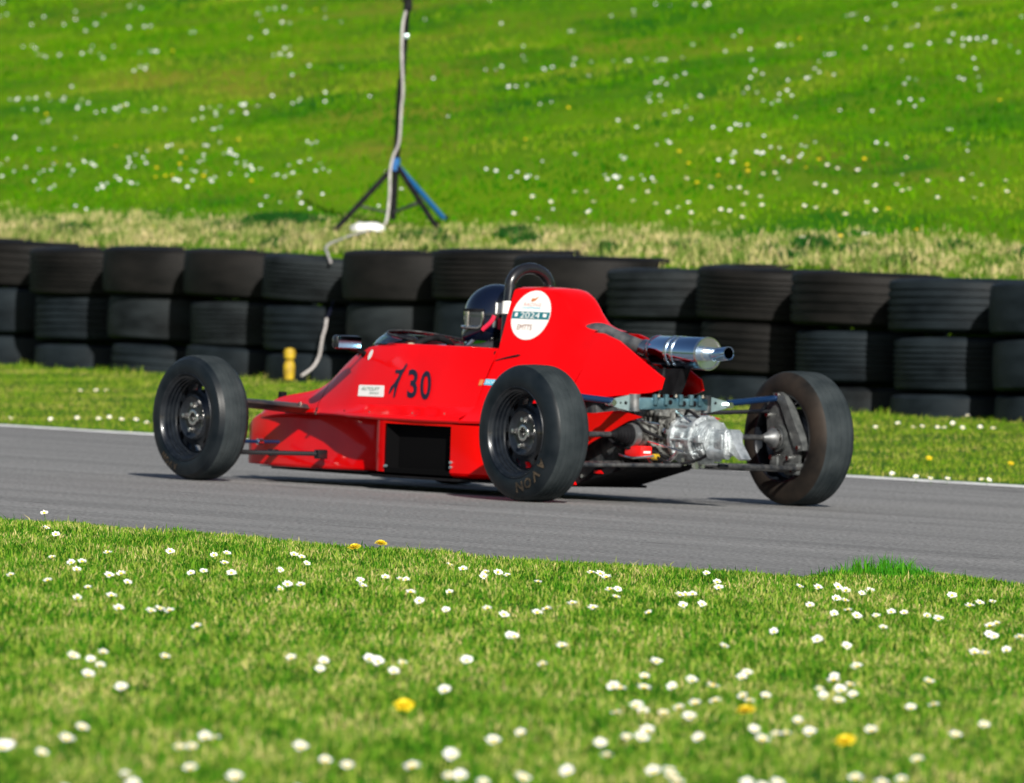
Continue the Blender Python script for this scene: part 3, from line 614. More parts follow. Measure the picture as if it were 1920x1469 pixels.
# ---- body shell: half sections  yb zb | yc zc | yt zt | ztop
ST = [(2.78, .10, .245, .10, .25, .075, .262, .265), (2.72, .13, .255, .13, .265, .095, .290, .296), (2.62, .160, .268, .158, .285, .115, .345, .352), (2.50, .18, .28, .176, .30, .122, .368, .377),
      (2.37, .20, .288, .193, .31, .128, .385, .395), (2.28, .212, .294, .205, .318, .13, .402, .414), (2.20, .225, .296, .215, .325, .132, .434, .447), (2.08, .25, .296, .232, .332, .14, .508, .524),
      (1.97, .275, .296, .248, .338, .152, .563, .58), (1.88, .30, .295, .258, .342, .168, .588, .603), (1.72, .345, .294, .27, .345, .19, .603, .615), (1.5, .385, .294, .285, .348, .208, .606, .617),
      (1.2, .392, .294, .295, .352, .212, .606, .617), (1.0, .388, .295, .30, .357, .197, .604, .612), (.928, .386, .295, .30, .358, .188, .602, .61)]
def body_rows(q):
    S = cr_interp([s[0] for s in ST[::-1]], [s[1:] for s in ST[::-1]], q); rows = []
    for x, (yb, zb, yc, zc, yt, zt, zp) in zip(q, S):
        m1 = (yb*.45+yc*.55, zb*.4+zc*.6)
        pts = [(yb-.035, zb+.002), (yb-.004, zb), (yb, zb+.008), (yb-.1*(yb-yc), zb+.35*(zc-zb)), m1, (yc, zc+.006),
               (yc*.8+yt*.2+.004, zc*.8+zt*.2), (yc*.55+yt*.45+.007, zc*.55+zt*.45), (yc*.25+yt*.75+.006, zc*.25+zt*.75), (yt+.0015, zt-.006), (yt-.006, zt+.003), (yt-.022, zt+.3*(zp-zt)+.001), (yt*.55, zt+.8*(zp-zt)), (yt*.28, zp-.001), (0, zp)]
        rows.append([(x, y, z) for y, z in pts])
    return rows
def mirror_rows(mb, rows, lo=0, hi=None):
    for sgn in (1, -1):
        mb.grid([[(x, y*sgn, z) for (x, y, z) in r[lo:hi]] for r in rows])
mb = MB()
q1 = np.concatenate([np.linspace(2.78, 2.56, 10), np.linspace(2.53, 1.74, 34)])
mirror_rows(mb, body_rows(q1))
q2 = np.linspace(1.74, .928, 22); mirror_rows(mb, body_rows(q2), 0, 12)
r0 = body_rows([2.78])[0]
mb.add([(x, y, z) for x, y, z in r0]+[(x, -y, z) for x, y, z in r0[-2::-1]], [tuple(range(2*len(r0)-1))])
shell = mb.build('body_shell', m_red, car, smooth=28)
# turned-in cockpit rim
mb = MB()
for sgn in (1, -1):
    mb.tube([(x, sgn*(float(cr_interp([s[0] for s in ST[::-1]], [s[1:] for s in ST[::-1]], [x])[0][4])-.012), float(cr_interp([s[0] for s in ST[::-1]], [s[1:] for s in ST[::-1]], [x])[0][5])+.001) for x in np.linspace(1.72, .92, 14)], .008, 8)
mb.build('cockpit_rim', m_red, shell)
mb = MB()
for sgn in (1, -1):
    mb.grid([[(x, sgn*.165, .59), (x, sgn*.165, .40), (x, sgn*.15, .12)] for x in (1.95, 1.5, 1.2, .94)])
mb.grid([[(.94, y, .60), (.94, y, .12)] for y in (-.2, 0, .2)]); mb.grid([[(1.95, y, .12), (.94, y, .12)] for y in (-.2, 0, .2)])
mb.build('cockpit_lining', m_blkm, car)

# ---- engine cover
EC = [(.93, .386, .295, .30, .358, .187, .60, .115, .857, .874), (.78, .37, .298, .285, .366, .168, .60, .102, .860, .875), (.70, .36, .30, .28, .37, .16, .60, .094, .859, .872), (.65, .345, .31, .272, .375, .156, .60, .091, .843, .856), (.61, .335, .32, .266, .38, .153, .60, .089, .815, .828), (.565, .32, .335, .258, .386, .15, .59, .088, .768, .781),
      (.51, .30, .35, .247, .395, .145, .58, .09, .724, .735), (.455, .275, .37, .236, .405, .14, .57, .093, .705, .714), (.40, .255, .385, .225, .418, .136, .56, .095, .696, .703)]
def ec_rows(q):
    S = cr_interp([s[0] for s in EC[::-1]], [s[1:] for s in EC[::-1]], q); rows = []
    for x, (yb, zb, yc, zc, ym, zm, yt, zt, zp) in zip(q, S):
        L_ = lambda a, b, t: a*(1-t)+b*t
        pts = [(yb-.03, zb+.002), (yb-.003, zb), (yb, zb+.01), (yb*.5+yc*.5, zb*.45+zc*.55), (yc, zc+.005), (L_(yc, ym, .35)+.003, L_(zc, zm, .35)), (L_(yc, ym, .7)+.002, L_(zc, zm, .7)), (ym, zm),
               (L_(ym, yt, .35), L_(zm, zt, .35)), (L_(ym, yt, .7), L_(zm, zt, .7)), (yt+.001, zt-.012), (yt-.004, zt-.001), (yt-.012, zt+.005), (yt*.55, L_(zt, zp, .85)), (0, zp)]
        rows.append([(x, y, z) for y, z in pts])
    return rows
mb = MB(); q = np.linspace(.93, .40, 32); mirror_rows(mb, ec_rows(q))
rr0 = ec_rows([.93])[0]; mb.add([(x, y, z) for x, y, z in rr0[7:]]+[(x, -y, z) for x, y, z in rr0[-2:6:-1]], [tuple(range(2*len(rr0[7:])-1))])
OP = [(.40, .255, .385, .225, .418, .136, .56, .095, .695), (.33, .225, .415, .208, .435, .132, .555, .096, .692), (.22, .19, .43, .18, .45, .128, .55, .098, .664), (.05, .15, .447, .148, .462, .118, .53, .10, .583), (-.04, .122, .458, .12, .468, .11, .51, .10, .541), (-.09, .115, .472, .113, .48, .107, .50, .10, .518)]
for sgn in (1, -1):
    for off in (0, -.007):
        rows = [[(x, sgn*(y+off), z) for y, z in ((yb, zb), (yc, zc), (ym, zm), (yt, zt))] for x, yb, zb, yc, zc, ym, zm, yt, zt in OP]; mb.grid(rows)
    mb.grid([[(o_[0], sgn*o_[7], o_[8]), (o_[0], sgn*(o_[7]-.007), o_[8])] for o_ in OP])
    mb.grid([[(o_[0], sgn*o_[1], o_[2]), (o_[0], sgn*(o_[1]-.007), o_[2])] for o_ in OP])
    e = OP[-1]; mb.grid([[(e[0], sgn*e[k], e[k+1]), (e[0], sgn*(e[k]-.007), e[k+1])] for k in (1, 3, 5, 7)])
cover = mb.build('engine_cover', m_red, car, smooth=30)

# ---- lower tub, pods, floor
LT = [(2.84, .07, .068, .20), (2.80, .115, .066, .245), (2.70, .14, .065, .285), (2.55, .165, .064, .30), (2.37, .195, .064, .31), (2.10, .225, .065, .31), (1.66, .262, .07, .31), (1.4, .27, .07, .31), (.9, .27, .075, .31), (.55, .24, .08, .33)]
mb = MB(); q = np.linspace(2.84, .55, 50); S = cr_interp([s[0] for s in LT[::-1]], [s[1:] for s in LT[::-1]], q); rows = []
for x, (yy, z0, z1) in zip(q, S):
    zt = min(z1, .262+.3*max(0, 2.84-x)) if x > 2.55 else z1
    yt_ = yy-.055*min(1, max(0, (2.62-x)/.3)); ym_ = yy*.3+yt_*.7
    rows.append([(x, 0, z0), (x, yy-.03, z0), (x, yy-.006, z0+.001), (x, yy-.001, z0+.004), (x, yy, z0+.009), (x, yy, z0+.014), (x, ym_, (z0+zt)/2), (x, yt_, zt-.014), (x, yt_-.001, zt-.009), (x, yt_-.012, zt), (x, 0, zt)])
mirror_rows(mb, rows); r0 = rows[0]; mb.add(r0+[(x, -y, z) for x, y, z in r0[-2:0:-1]], [tuple(range(20))])
tub = mb.build('lower_tub', m_red, car)
for sgn in (1, -1):
    # pod: curved front flare, red skin around a rectangular opening, tapering rear
    mb = MB(); T, B = .292, .088
    prof = [(1.665, .262), (1.62, .285), (1.56, .335), (1.52, .366), (1.485, .378), (1.445, .380)]
    mb.grid([[(x, sgn*y, B-.012), (x, sgn*y, B), (x, sgn*y, T)] for x, y in prof])
    prof = [(.985, .378), (.93, .378), (.86, .374), (.80, .362), (.72, .335), (.62, .29), (.52, .24)]
    mb.grid([[(x, sgn*(y-.02), B-.02), (x, sgn*y, B-.002), (x, sgn*y, T-.004)] for x, y in prof])
    mb.grid([[(1.455, sgn*.38, z), (.975, sgn*.378, z)] for z in (.28, T)])
    mb.grid([[(x, sgn*.20, T), (x, sgn*.378, T)] for x in (1.5, .9)]); mb.grid([[(x, sgn*.20, B-.012), (x, sgn*.375, B-.012)] for x in (1.5, .6)])
    mb.grid([[(.985, sgn*.378, z), (.985, sgn*.24, z)] for z in (B, T)])
    pod = mb.build('side_pod', m_red, car)
    mb = MB(); y0, y1 = sgn*.372, sgn*.335
    mb.grid([[(1.447, y0, z), (1.40, y1, z)] for z in (.09, .282)]); mb.grid([[(.988, y0, z), (1.03, y1, z)] for z in (.09, .282)])
    mb.grid([[(x, y0, .2805), (x, y1, .2805)] for x in (1.447, .988)]); mb.grid([[(x, y0, .0935), (x, y1, .0935)] for x in (1.447, .988)])
    mb.box((1.215, sgn*.332, .186), (.46, .01, .20))  # flat black sheet filling the recess, painted shade instead of depth
    mb.grid([[(1.447, sgn*.379, z), (.984, sgn*.377, z)] for z in (.073, .094)]); mb.build('radiator_duct', m_duct_shade, pod)
    mb = MB()
    for x, z in ((.975, .11), (.975, .13), (1.435, .10)): mb.tube([(x, sgn*.374, z), (x, sgn*.387, z)], .006, 8)
    mb.build('fastener', m_zinc, pod)
    mb = MB(); mb.prism([(.24, .363), (.06, .380), (-.09, .357), (.0, .338), (.25, .24), (.42, .15), (.50, .15), (.48, .36)], sgn*.20, sgn*.207); mb.build('rear_side_panel', m_red, car)
mb = MB(); mb.prism([(2.55, .17), (2.2, .23), (1.68, .28), (1.5, .39), (.95, .392), (.6, .33), (.45, .25), (.45, -.25), (.6, -.33), (.95, -.392), (1.5, -.39), (1.68, -.28), (2.2, -.23), (2.55, -.17)], .052, .062, 'xy')
mb.build('floor', m_blkm, car)
mb = MB(); 
for sgn in (1, -1): mb.prism([(2.45, .064), (2.45, .068), (1.68, .071), (1.68, .067)], sgn*.20, sgn*.30)
mb.build('floor_edge', m_blk, car)

# ---- surface finder for decals
dg = bpy.context.evaluated_depsgraph_get()
def bvh(o):
    me = o.data; return BVHTree.FromPolygons([v.co for v in me.vertices], [tuple(p.vertices) for p in me.polygons])
B_sh, B_ec = bvh(shell), bvh(cover)
def side(b, x, z, off=.0022):
    h = b.ray_cast(Vector((x, 1.2, z)), Vector((0, -1, 0)))
    if h[0] is None: return Vector((x, .3, z))
    n = h[1] if h[1].y > 0 else -h[1]
    return h[0]+n*off
def decal(name, poly, b, m, parent, off=.0022, cuts=0):
    """poly: list of (x,z) rings"""
    bm = bmesh.new(); vs = [bm.verts.new((p[0], 0, p[1])) for p in poly]; f = bm.faces.new(vs)
    if cuts:
        xs = [p[0] for p in poly]; zs = [p[1] for p in poly]
        for k in range(1, cuts):
            for no, a, z_ in (((1, 0, 0), min(xs)+(max(xs)-min(xs))*k/cuts, 0), ((0, 0, 1), 0, min(zs)+(max(zs)-min(zs))*k/cuts)):
                bmesh.ops.bisect_plane(bm, geom=bm.verts[:]+bm.edges[:]+bm.faces[:], plane_co=(a, 0, z_), plane_no=no)
    for v in bm.verts: v.co = side(b, v.co.x, v.co.z, off)
    me = bpy.data.meshes.new(name); bm.to_mesh(me); bm.free(); me.materials.append(m)
    o = bpy.data.objects.new(name, me); C.objects.link(o); o.parent = parent; return o
def text_decal(name, txt, x0, z0, height, width, b, m, parent, off=.003, shear=0, zslope=0):
    """x0,z0: left end of the base line as read from the car's left side (text runs towards the rear, -x)"""
    cu_ = bpy.data.curves.new(name, 'FONT'); cu_.body = txt; cu_.resolution_u = 4; cu_.offset = .018 if name == 'race_number' else 0
    t = bpy.data.objects.new(name, cu_); C.objects.link(t); bpy.context.view_layer.update()
    me = bpy.data.meshes.new_from_object(t.evaluated_get(bpy.context.evaluated_depsgraph_get()))
    bpy.data.objects.remove(t)
    xs = [v.co.x for v in me.vertices]; ys = [v.co.y for v in me.vertices]
    a0, a1, b0, b1 = min(xs), max(xs), min(ys), max(ys)
    for v in me.vertices:
        u = (v.co.x-a0)/(a1-a0)*width; h_ = (v.co.y-b0)/(b1-b0)*height
        v.co = side(b, x0-u-shear*h_, z0+h_+zslope*u, off)
    me.materials.clear(); me.materials.append(m)
    for p in me.polygons: p.material_index = 0
    o = bpy.data.objects.new(name, me); C.objects.link(o); o.parent = parent; return o
# racing number: a slanting figure one with crossing strokes, then 3 and 0
# racing number: glyph points measured on the panel
GP = [(655, 735), (680, 650), (735, 590), (790, 500), (805, 460), (785, 445), (750, 455), (735, 425), (745, 400), (810, 400), (850, 385), (880, 330), (905, 298), (915, 330), (890, 390), (860, 440), (830, 520), (800, 600), (780, 680), (755, 795), (730, 795), (735, 740), (745, 660), (745, 640), (715, 680), (685, 730), (665, 745)]
decal('race_number', [(1.572-.000493*(a-655)+.33*(.00030*(795-b)), .386+.000296*(795-b)) for a, b in GP], B_sh, m_navy, shell, .003)
text_decal('race_number', '3', 1.432, .388, .120, .072, B_sh, m_navy, shell, shear=-.33)
text_decal('race_number', '0', 1.336, .384, .121, .078, B_sh, m_navy, shell, shear=-.33)
st_ = decal('name_sticker', [(1.820, .384), (1.834, .428), (1.830, .431), (1.63, .434), (1.625, .430), (1.612, .390), (1.616, .386)], B_sh, m_white, shell, .002, cuts=4)
text_decal('sticker_text', 'AUTOLIFT', 1.80, .410, .014, .14, B_sh, m_green, st_, .0045, shear=.3)
text_decal('sticker_text', 'SERVICES', 1.73, .396, .008, .075, B_sh, m_green, st_, .0045, shear=.3)
# small badge forward of the screen, a seam of highlights, the stub of blue print ahead of the rear wheel
decal('small_badge', [(1.82+.017*math.cos(a), .560+.022*math.sin(a)) for a in np.linspace(0, 6.2, 18)], B_sh, m_white, shell, .003)
decal('blue_print', [(.93, .458), (.93, .482), (.80, .480), (.80, .456)], B_sh if False else B_ec, m_sblue, cover, .002, cuts=3)
decal('orange_print', [(.955, .455), (.955, .478), (.932, .478), (.932, .455)], B_sh, m_orange, cover, .003)
text_decal('print_text', 'SOMS', .922, .463, .012, .085, B_ec, m_white, cover, .004)
# round championship badge on the engine cover
RX, RZ, RRD = .785, .755, .103
disc = decal('round_badge', [(RX+.116*math.cos(a), RZ+RRD*math.sin(a)) for a in np.linspace(0, 2*math.pi, 49)[:-1]], B_ec, m_white, cover, .0022, cuts=8)
decal('badge_band', [(RX+.113, RZ-.016), (RX+.113, RZ+.014), (RX-.113, RZ+.014), (RX-.113, RZ-.016)], B_ec, m_teal, disc, .0035, cuts=4)
text_decal('badge_text', '2024', RX+.062, RZ-.013, .024, .118, B_ec, m_white, disc, .005)
decal('badge_star', [(RX+.095, RZ-.008), (RX+.095, RZ+.008), (RX+.078, RZ+.008), (RX+.078, RZ-.008)], B_ec, m_white, disc, .005)
decal('badge_star', [(RX-.075, RZ-.006), (RX-.075, RZ+.008), (RX-.098, RZ+.006), (RX-.098, RZ-.008)], B_ec, m_white, disc, .005)
decal('badge_emblem', [(RX+.02, RZ+.060), (RX+.014, RZ+.071), (RX-.0, RZ+.069), (RX-.024, RZ+.078), (RX-.008, RZ+.062), (RX+.008, RZ+.056)], B_ec, m_orange, disc, .004)
text_decal('badge_text', 'RACING', RX+.058, RZ+.038, .013, .105, B_ec, m_pink, disc, .004, shear=.2)
text_decal('badge_text', 'CHAMPIONS', RX+.062, RZ+.026, .008, .11, B_ec, m_sblue, disc, .004, shear=.2)
text_decal('badge_text', 'EMTTS', RX+.064, RZ-.062, .022, .088, B_ec, m_brown, disc, .004)
# dark slit above the rear wheel
decal('body_slit', [(.92, .562), (.86, .578), (.80, .590), (.785, .587), (.80, .580), (.87, .568), (.92, .558)], B_ec, m_blkm, cover, .003)
mb = MB()
decal('panel_seam', [(2.150, .300), (2.146, .300), (2.155, .40), (2.165, .452), (2.169, .452), (2.159, .40)], B_sh, m_blkm, shell, .0015, cuts=4)
for x, z in ((2.135, .318), (2.132, .302), (1.86, .318), (1.62, .32), (1.30, .325), (1.08, .33)):
    p = side(B_sh, x, z, .001); mb.tube([p, p+Vector((0, .003 if x < 2.1 else .008, 0))], .0045 if x < 2.1 else .007, 10)
mb.build('body_fastener', m_steel, shell)

# ---- roll hoop, headrest, mirrors, screen, wheel
mb = MB(); hp = [(.955, .15, .20), (.955, .132, .60), (.965, .115, .78), (.97, .104, .86)]
arc = [(.972, .104*math.cos(a), .868+.082*math.sin(a)) for a in np.linspace(.15, math.pi-.15, 14)]
mb.tube(smooth_pts(hp+arc+[(x, -y, z) for x, y, z in hp[::-1]], 4), .024, 14)
hoop = mb.build('roll_hoop', m_blk, car)
mb = MB(); mb.tube([(.9615, .1195, .755), (.9665, .1135, .807)], .0265, 16); mb.build('white_tape', m_white, hoop)
mb = MB()
for sgn in (1, -1): mb.tube([(.96, sgn*.12, .74), (.6, sgn*.10, .52)], .014, 10)
mb.build('hoop_brace', m_blk, hoop)
mb = MB(); mb.box((.99, 0, .70), (.04, .17, .17), bev=.02); mb.build('headrest', m_blkm, car)
mb = MB(); rows = []
for k in range(25):
    a = -1+2*k/24; c = abs(a)
    bx = 1.965-.34*c**2.2; by = .195*math.sin(a*math.pi/2)*1.0; bz = .573+.034*min(1, c*1.4)
    tx = 1.868-.30*c**2.4; ty = .165*math.sin(a*math.pi/2); tz = .668-.036*c**2.0
    rows.append([(bx+(tx-bx)*t+.012*math.sin(t*math.pi), by+(ty-by)*t, bz+(tz-bz)*t) for t in np.linspace(0, 1, 6)])
mb.grid(rows); scr = mb.build('windscreen', m_glass, car, smooth=60)
md = scr.modifiers.new('thickness', 'SOLIDIFY'); md.thickness = .003
mb = MB(); mb.tube([r[-1] for r in rows], .0028, 6); mb.build('screen_edge', m_dsteel, scr)
mb = MB(); mb.tube([(1.86, .13*math.cos(a), .55+.085*math.sin(a)) for a in np.linspace(0, math.pi, 14)], .017, 10); mb.build('front_hoop', m_blk, car)
mb = MB(); mb.box((1.84, 0, .555), (.02, .24, .10), bev=.01); mb.build('dashboard', m_blkm, car)
sw = MB(); rotw = Euler((0, R(-22), 0)).to_matrix()
sw.tube([Vector((1.66, 0, .545))+rotw @ Vector((0, .125*math.cos(a), .105*math.sin(a))) for a in np.linspace(0, 2*math.pi, 33)], .0135, 10, cap=False)
sw.box((1.66, 0, .545), (.02, .20, .03), rot=rotw); sw.tube([(1.66, 0, .545), (1.84, 0, .50)], .012, 8)
sw.build('steering_wheel', m_blkm, car)
for sgn in (1, -1):
    root = MB(); cx, cy, cz = 1.79, sgn*.335, .612
    rm = Euler((0, 0, R(-4*sgn))).to_matrix()
    root.box((cx+.015, cy, cz), (.045, .125, .058), rot=rm, bev=.014)
    mi = root.build('mirror', m_blk, car)
    g = MB(); g.box((cx-.0095, cy, cz), (.004, .112, .047), rot=rm); g.build('mirror_glass', m_mirror_sky, mi)
    s_ = MB(); s_.tube([(cx+.02, cy-sgn*.02, cz-.03), (1.84, sgn*.26, .578), (1.885, sgn*.185, .562)], .006, 8); s_.lathe([(-.006, .001), (-.006, .014), (.006, .014), (.008, .001)], 12, origin=(1.885, sgn*.183, .562), axis='y'); s_.build('mirror_stalk', m_blkm, mi)
mb = MB(); mb.box((2.735, -.01, .335), (.03, .028, .09), bev=.004); mb.build('nose_bracket', m_blkm, car)

# ---- wheels
def wheel(R_, W, steel_inner=False):
    """local y points outboard; y=0 is the outer sidewall face"""
    root = MB()
    # rim barrel with stepped ridges
    barrel = [(-.004, .189), (.0, .186), (-.006, .181), (-.012, .179), (-.018, .1705), (-.030, .1695), (-.033, .1655), (-.046, .1645), (-.049, .1605), (-.062, .1595), (-.066, .155), (-.085, .152), (-.12, .152), (-.135, .168), (-W+.02, .172), (-W+.006, .179), (-W+.004, .188)]
    root.lathe(barrel, 72)
    root.lathe([(a-.0, r+.006) for a, r in barrel[3:-2]], 72)
    # wheel disc: ring with slots
    d = -.062; nsl = 12
    for k in range(nsl):
        a0 = 2*math.pi*k/nsl; step = 2*math.pi/nsl
        ring = lambda r, a, y: (r*math.cos(a), y, r*math.sin(a))
        for (s0, s1, full) in ((0, .5, True), (.5, 1, False)):
            n = 4
            for j in range(n):
                t0 = a0+step*(s0+(s1-s0)*j/n); t1 = a0+step*(s0+(s1-s0)*(j+1)/n)
                radii = [(.153, d-.01), (.142, d-.002), (.118, d+.004), (.104, d+.012)] if full else None
                if full:
                    for (ra, ya), (rb, yb) in zip(radii[:-1], radii[1:]): root.add([ring(ra, t0, ya), ring(ra, t1, ya), ring(rb, t1, yb), ring(rb, t0, yb)], [(0, 1, 2, 3)])
                else:
                    root.add([ring(.153, t0, d-.01), ring(.153, t1, d-.01), ring(.142, t1, d-.002), ring(.142, t0, d-.002)], [(0, 1, 2, 3)])
                    root.add([ring(.118, t0, d+.004), ring(.118, t1, d+.004), ring(.104, t1, d+.012), ring(.104, t0, d+.012)], [(0, 1, 2, 3)])
    root.lathe([(d+.012, .104), (d+.022, .096), (d+.026, .090), (d+.018, .082), (d+.012, .060), (d+.016, .040), (d+.016, .034), (d-.01, .034)], 48)
    wh = root.build('wheel', m_rim, smooth=40)
    t = MB(); h = W/2
    rw = R_-.2425
    prof = [(-.008, .178), (-.003, .189), (.0, .200), (.001, .215), (-.001, .230), (-.006, .2425+rw*.15), (-.015, R_-.017), (-.026, R_-.007)]
    t.lathe(prof, 96); t.lathe([(-W-a, r) for a, r in prof[::-1]], 96)
    t.m = 1
    tr_ = [(-.026, R_-.007), (-.034, R_-.0035)]
    for g in range(5):
        c = -.05-(W-.1)*g/4; tr_ += [(c+.0035, R_-.0008*(1+abs(g-2))), (c+.0025, R_-.003), (c-.0025, R_-.003), (c-.0035, R_-.0008*(1+abs(g-2)))]
    tr_ += [(-W+.034, R_-.0035), (-W+.026, R_-.007)]
    t.lathe(tr_, 96)
    ty = t.build('tyre', [m_wall, m_tread], wh, smooth=30)
    hub = MB(); hub.lathe([(d+.0, .034), (d+.022, .033), (d+.024, .029), (d+.023, .022), (d-.01, .021)], 32); hub.build('hub_ring', m_steel, wh)
    hb = MB(); hb.lathe([(d-.02, .021), (d+.006, .020), (d+.012, .010), (d+.012, .0005)], 20); hb.build('hub_cap', m_dsteel, wh)
    for k in range(4):
        a = math.pi/2*k+.12; nn = MB(); nn.lathe([(d+.006, .015), (d+.018, .013), (d+.026, .0095), (d+.034, .009), (d+.035, .0005)], 6, origin=(.054*math.cos(a), 0, .054*math.sin(a))); nn.build('lug_nut', m_steel, wh, smooth=20)
    # inner side: drum, dark
    dr = MB(); dr.lathe([(d-.012, .03), (d-.012, .118), (d-.03, .122), (d-.075, .120), (d-.085, .11), (d-.085, .0005)], 40); dr.build('brake_drum', m_dsteel, wh)
    return wh
def letters(wh, txt, R0, Rh, a_c, span, flat=0):
    """worn sidewall lettering, read on the outer face"""
    n = len(txt)
    for i, ch in enumerate(txt):
        cu_ = bpy.data.curves.new('t', 'FONT'); cu_.body = ch; cu_.resolution_u = 3; cu_.offset = .025; t = bpy.data.objects.new('t', cu_); C.objects.link(t); bpy.context.view_layer.update()
        me = bpy.data.meshes.new_from_object(t.evaluated_get(bpy.context.evaluated_depsgraph_get())); bpy.data.objects.remove(t)
        xs = [v.co.x for v in me.vertices]; ys = [v.co.y for v in me.vertices]
        a0, a1, b0, b1 = min(xs), max(xs), min(ys), max(ys)
        for v in me.vertices:
            u = (v.co.x-a0)/(a1-a0)-.5; h_ = (v.co.y-b0)/(b1-b0)
            # outer face seen from outboard (+y): reading direction is -x on the left side of the car
            ang = a_c+span*((i+.5)/n-.5+u*.80/n)
            r = R0+Rh*h_
            v.co = Vector((r*math.cos(ang), .0025-.010*max(0, (r-.232)/.02)**1.5*.5, r*math.sin(ang)))
        me.materials.clear(); me.materials.append(m_letter)
        o = bpy.data.objects.new('tyre_lettering', me); C.objects.link(o); o.parent = wh
def put(wh, x, y, z, side_=1, steer=0, spin=0):
    wh.parent = car; wh.location = (x, y, z); wh.rotation_euler = (0, spin, (0 if side_ > 0 else math.pi)+steer)
wr = wheel(RR_, WR); put(wr, 0, OR, RR_, 1)
wr2 = copy_tree(wr); put(wr2, 0, -OR, RR_, -1)
wf = wheel(RF, WF); put(wf, WB, OF, RF, 1)
wf2 = copy_tree(wf); put(wf2, WB, -OF, RF, -1)
for c in wr2.children:
    if c.name.startswith('tyre'):
        c.data = c.data.copy(); c.data.materials[0] = m_inwall
# seen from the left side the text turns with -x to the right: lower right of the wheel
letters(wr, 'AVON', .203, .042, R(-124), R(60))
letters(wf, 'AVON', .205, .030, R(-62), R(34))

# ---- front suspension
for sgn in (1, -1):
    mb = MB(); a = Vector((2.40, sgn*.60, .345)); b_ = Vector((2.30, sgn*.185, .315))
    rows = []
    for t in np.linspace(0, 1, 8):
        c = a.lerp(b_, t); ch = .06+.035*t; th = .018+.006*t
        rows.append([(c.x+ch*u, c.y, c.z+th*v) for u, v in ((1, 0), (.6, .8), (0, 1), (-.6, .75), (-1, .1), (-.6, -.7), (0, -1), (.6, -.8), (1, 0))])
    mb.grid(rows); mb.add(rows[0][:-1], [tuple(range(8))]); mb.add(rows[-1][:-1], [tuple(range(8))])
    arm = mb.build('rocker_arm', m_rocker, car, smooth=50)
    mb = MB(); mb.tube([(2.26, sgn*.235, .31), (2.26, sgn*.235, .345)], .009, 8); mb.tube([(2.33, sgn*.33, .33), (2.33, sgn*.33, .348)], .007, 8); mb.build('arm_bolt', m_steel, arm)
    mb = MB(); mb.tube([(2.06, sgn*.285, .13), (2.36, sgn*.62, .125), (2.52, sgn*.19, .12)], .0105, 10); mb.box((2.055, sgn*.268, .128), (.035, .05, .04), bev=.005); mb.box((2.52, sgn*.18, .12), (.03, .05, .03), bev=.005)
    mb.build('lower_wishbone', m_blk, car)
    mb = MB(); mb.tube([(2.46, sgn*.20, .168), (2.45, sgn*.62, .168)], .008, 10); mb.build('track_rod', m_blue, car)
    for y in (.30, .43): mb = MB(); mb.tube([(2.458, sgn*(y-.012), .168), (2.458, sgn*(y+.014), .168)], .014, 10); mb.build('rod_joint', m_steel, car)
    mb = MB(); mb.box((2.37, sgn*.62, .24), (.05, .04, .23), bev=.01); mb.tube([(2.37, sgn*.58, RF), (2.37, sgn*.70, RF)], .035, 16); mb.build('front_upright', m_dsteel, car)
# ---- rear: beam, gearbox, drive, exhaust (x < .3)
mb = MB()   # cross beam with plates and lightening holes
def plate_holes(mb, poly_c, w_, h_, x, z, yc, holes): pass
mb.box((-.01, 0, .412), (.05, .36, .050), bev=.006)
for k, y in enumerate((-.13, -.085, -.03, .045, .10)):
    mb.box((-.038, y, .430), (.02, .018, .045), bev=.003)
beam = mb.build('rear_beam', m_beam, car)
for sgn in (1, -1):
    mb = MB(); mb.prism([(sgn*.315, .402), (sgn*.325, .412), (sgn*.315, .424), (sgn*.20, .448), (sgn*.165, .450), (sgn*.165, .378), (sgn*.20, .378)], -.006, 0, 'yz'); mb.build('beam_plate', m_zinc, beam)
mb = MB()
for y, z, r in ((.285, .413, .009), (.255, .413, .004), (.228, .413, .007), (-.05, .415, .012), (-.105, .415, .012), (.02, .42, .010), (-.24, .42, .006)):
    x0 = -.0065 if abs(y) > .18 else -.0365
    mb.tube([(x0, y, z), (x0-.002, y, z)], r, 14)
mb.build('beam_hole', m_blkm, beam)
mb = MB(); 
for y in (.305, -.305, .17, -.17): mb.tube([(.02, y, .413), (-.03, y, .413)], .013, 8)
for y in (-.14, .0, .09): mb.tube([(-.045, y, .452), (-.045, y, .44)], .010, 8)
mb.build('beam_bolt', m_steel, beam)
for y in (.185, -.185): mb = MB(); mb.tube([(-.01, y, .38), (-.01, y, .45)], .024, 16); mb.build('beam_sleeve', m_pipe, beam)
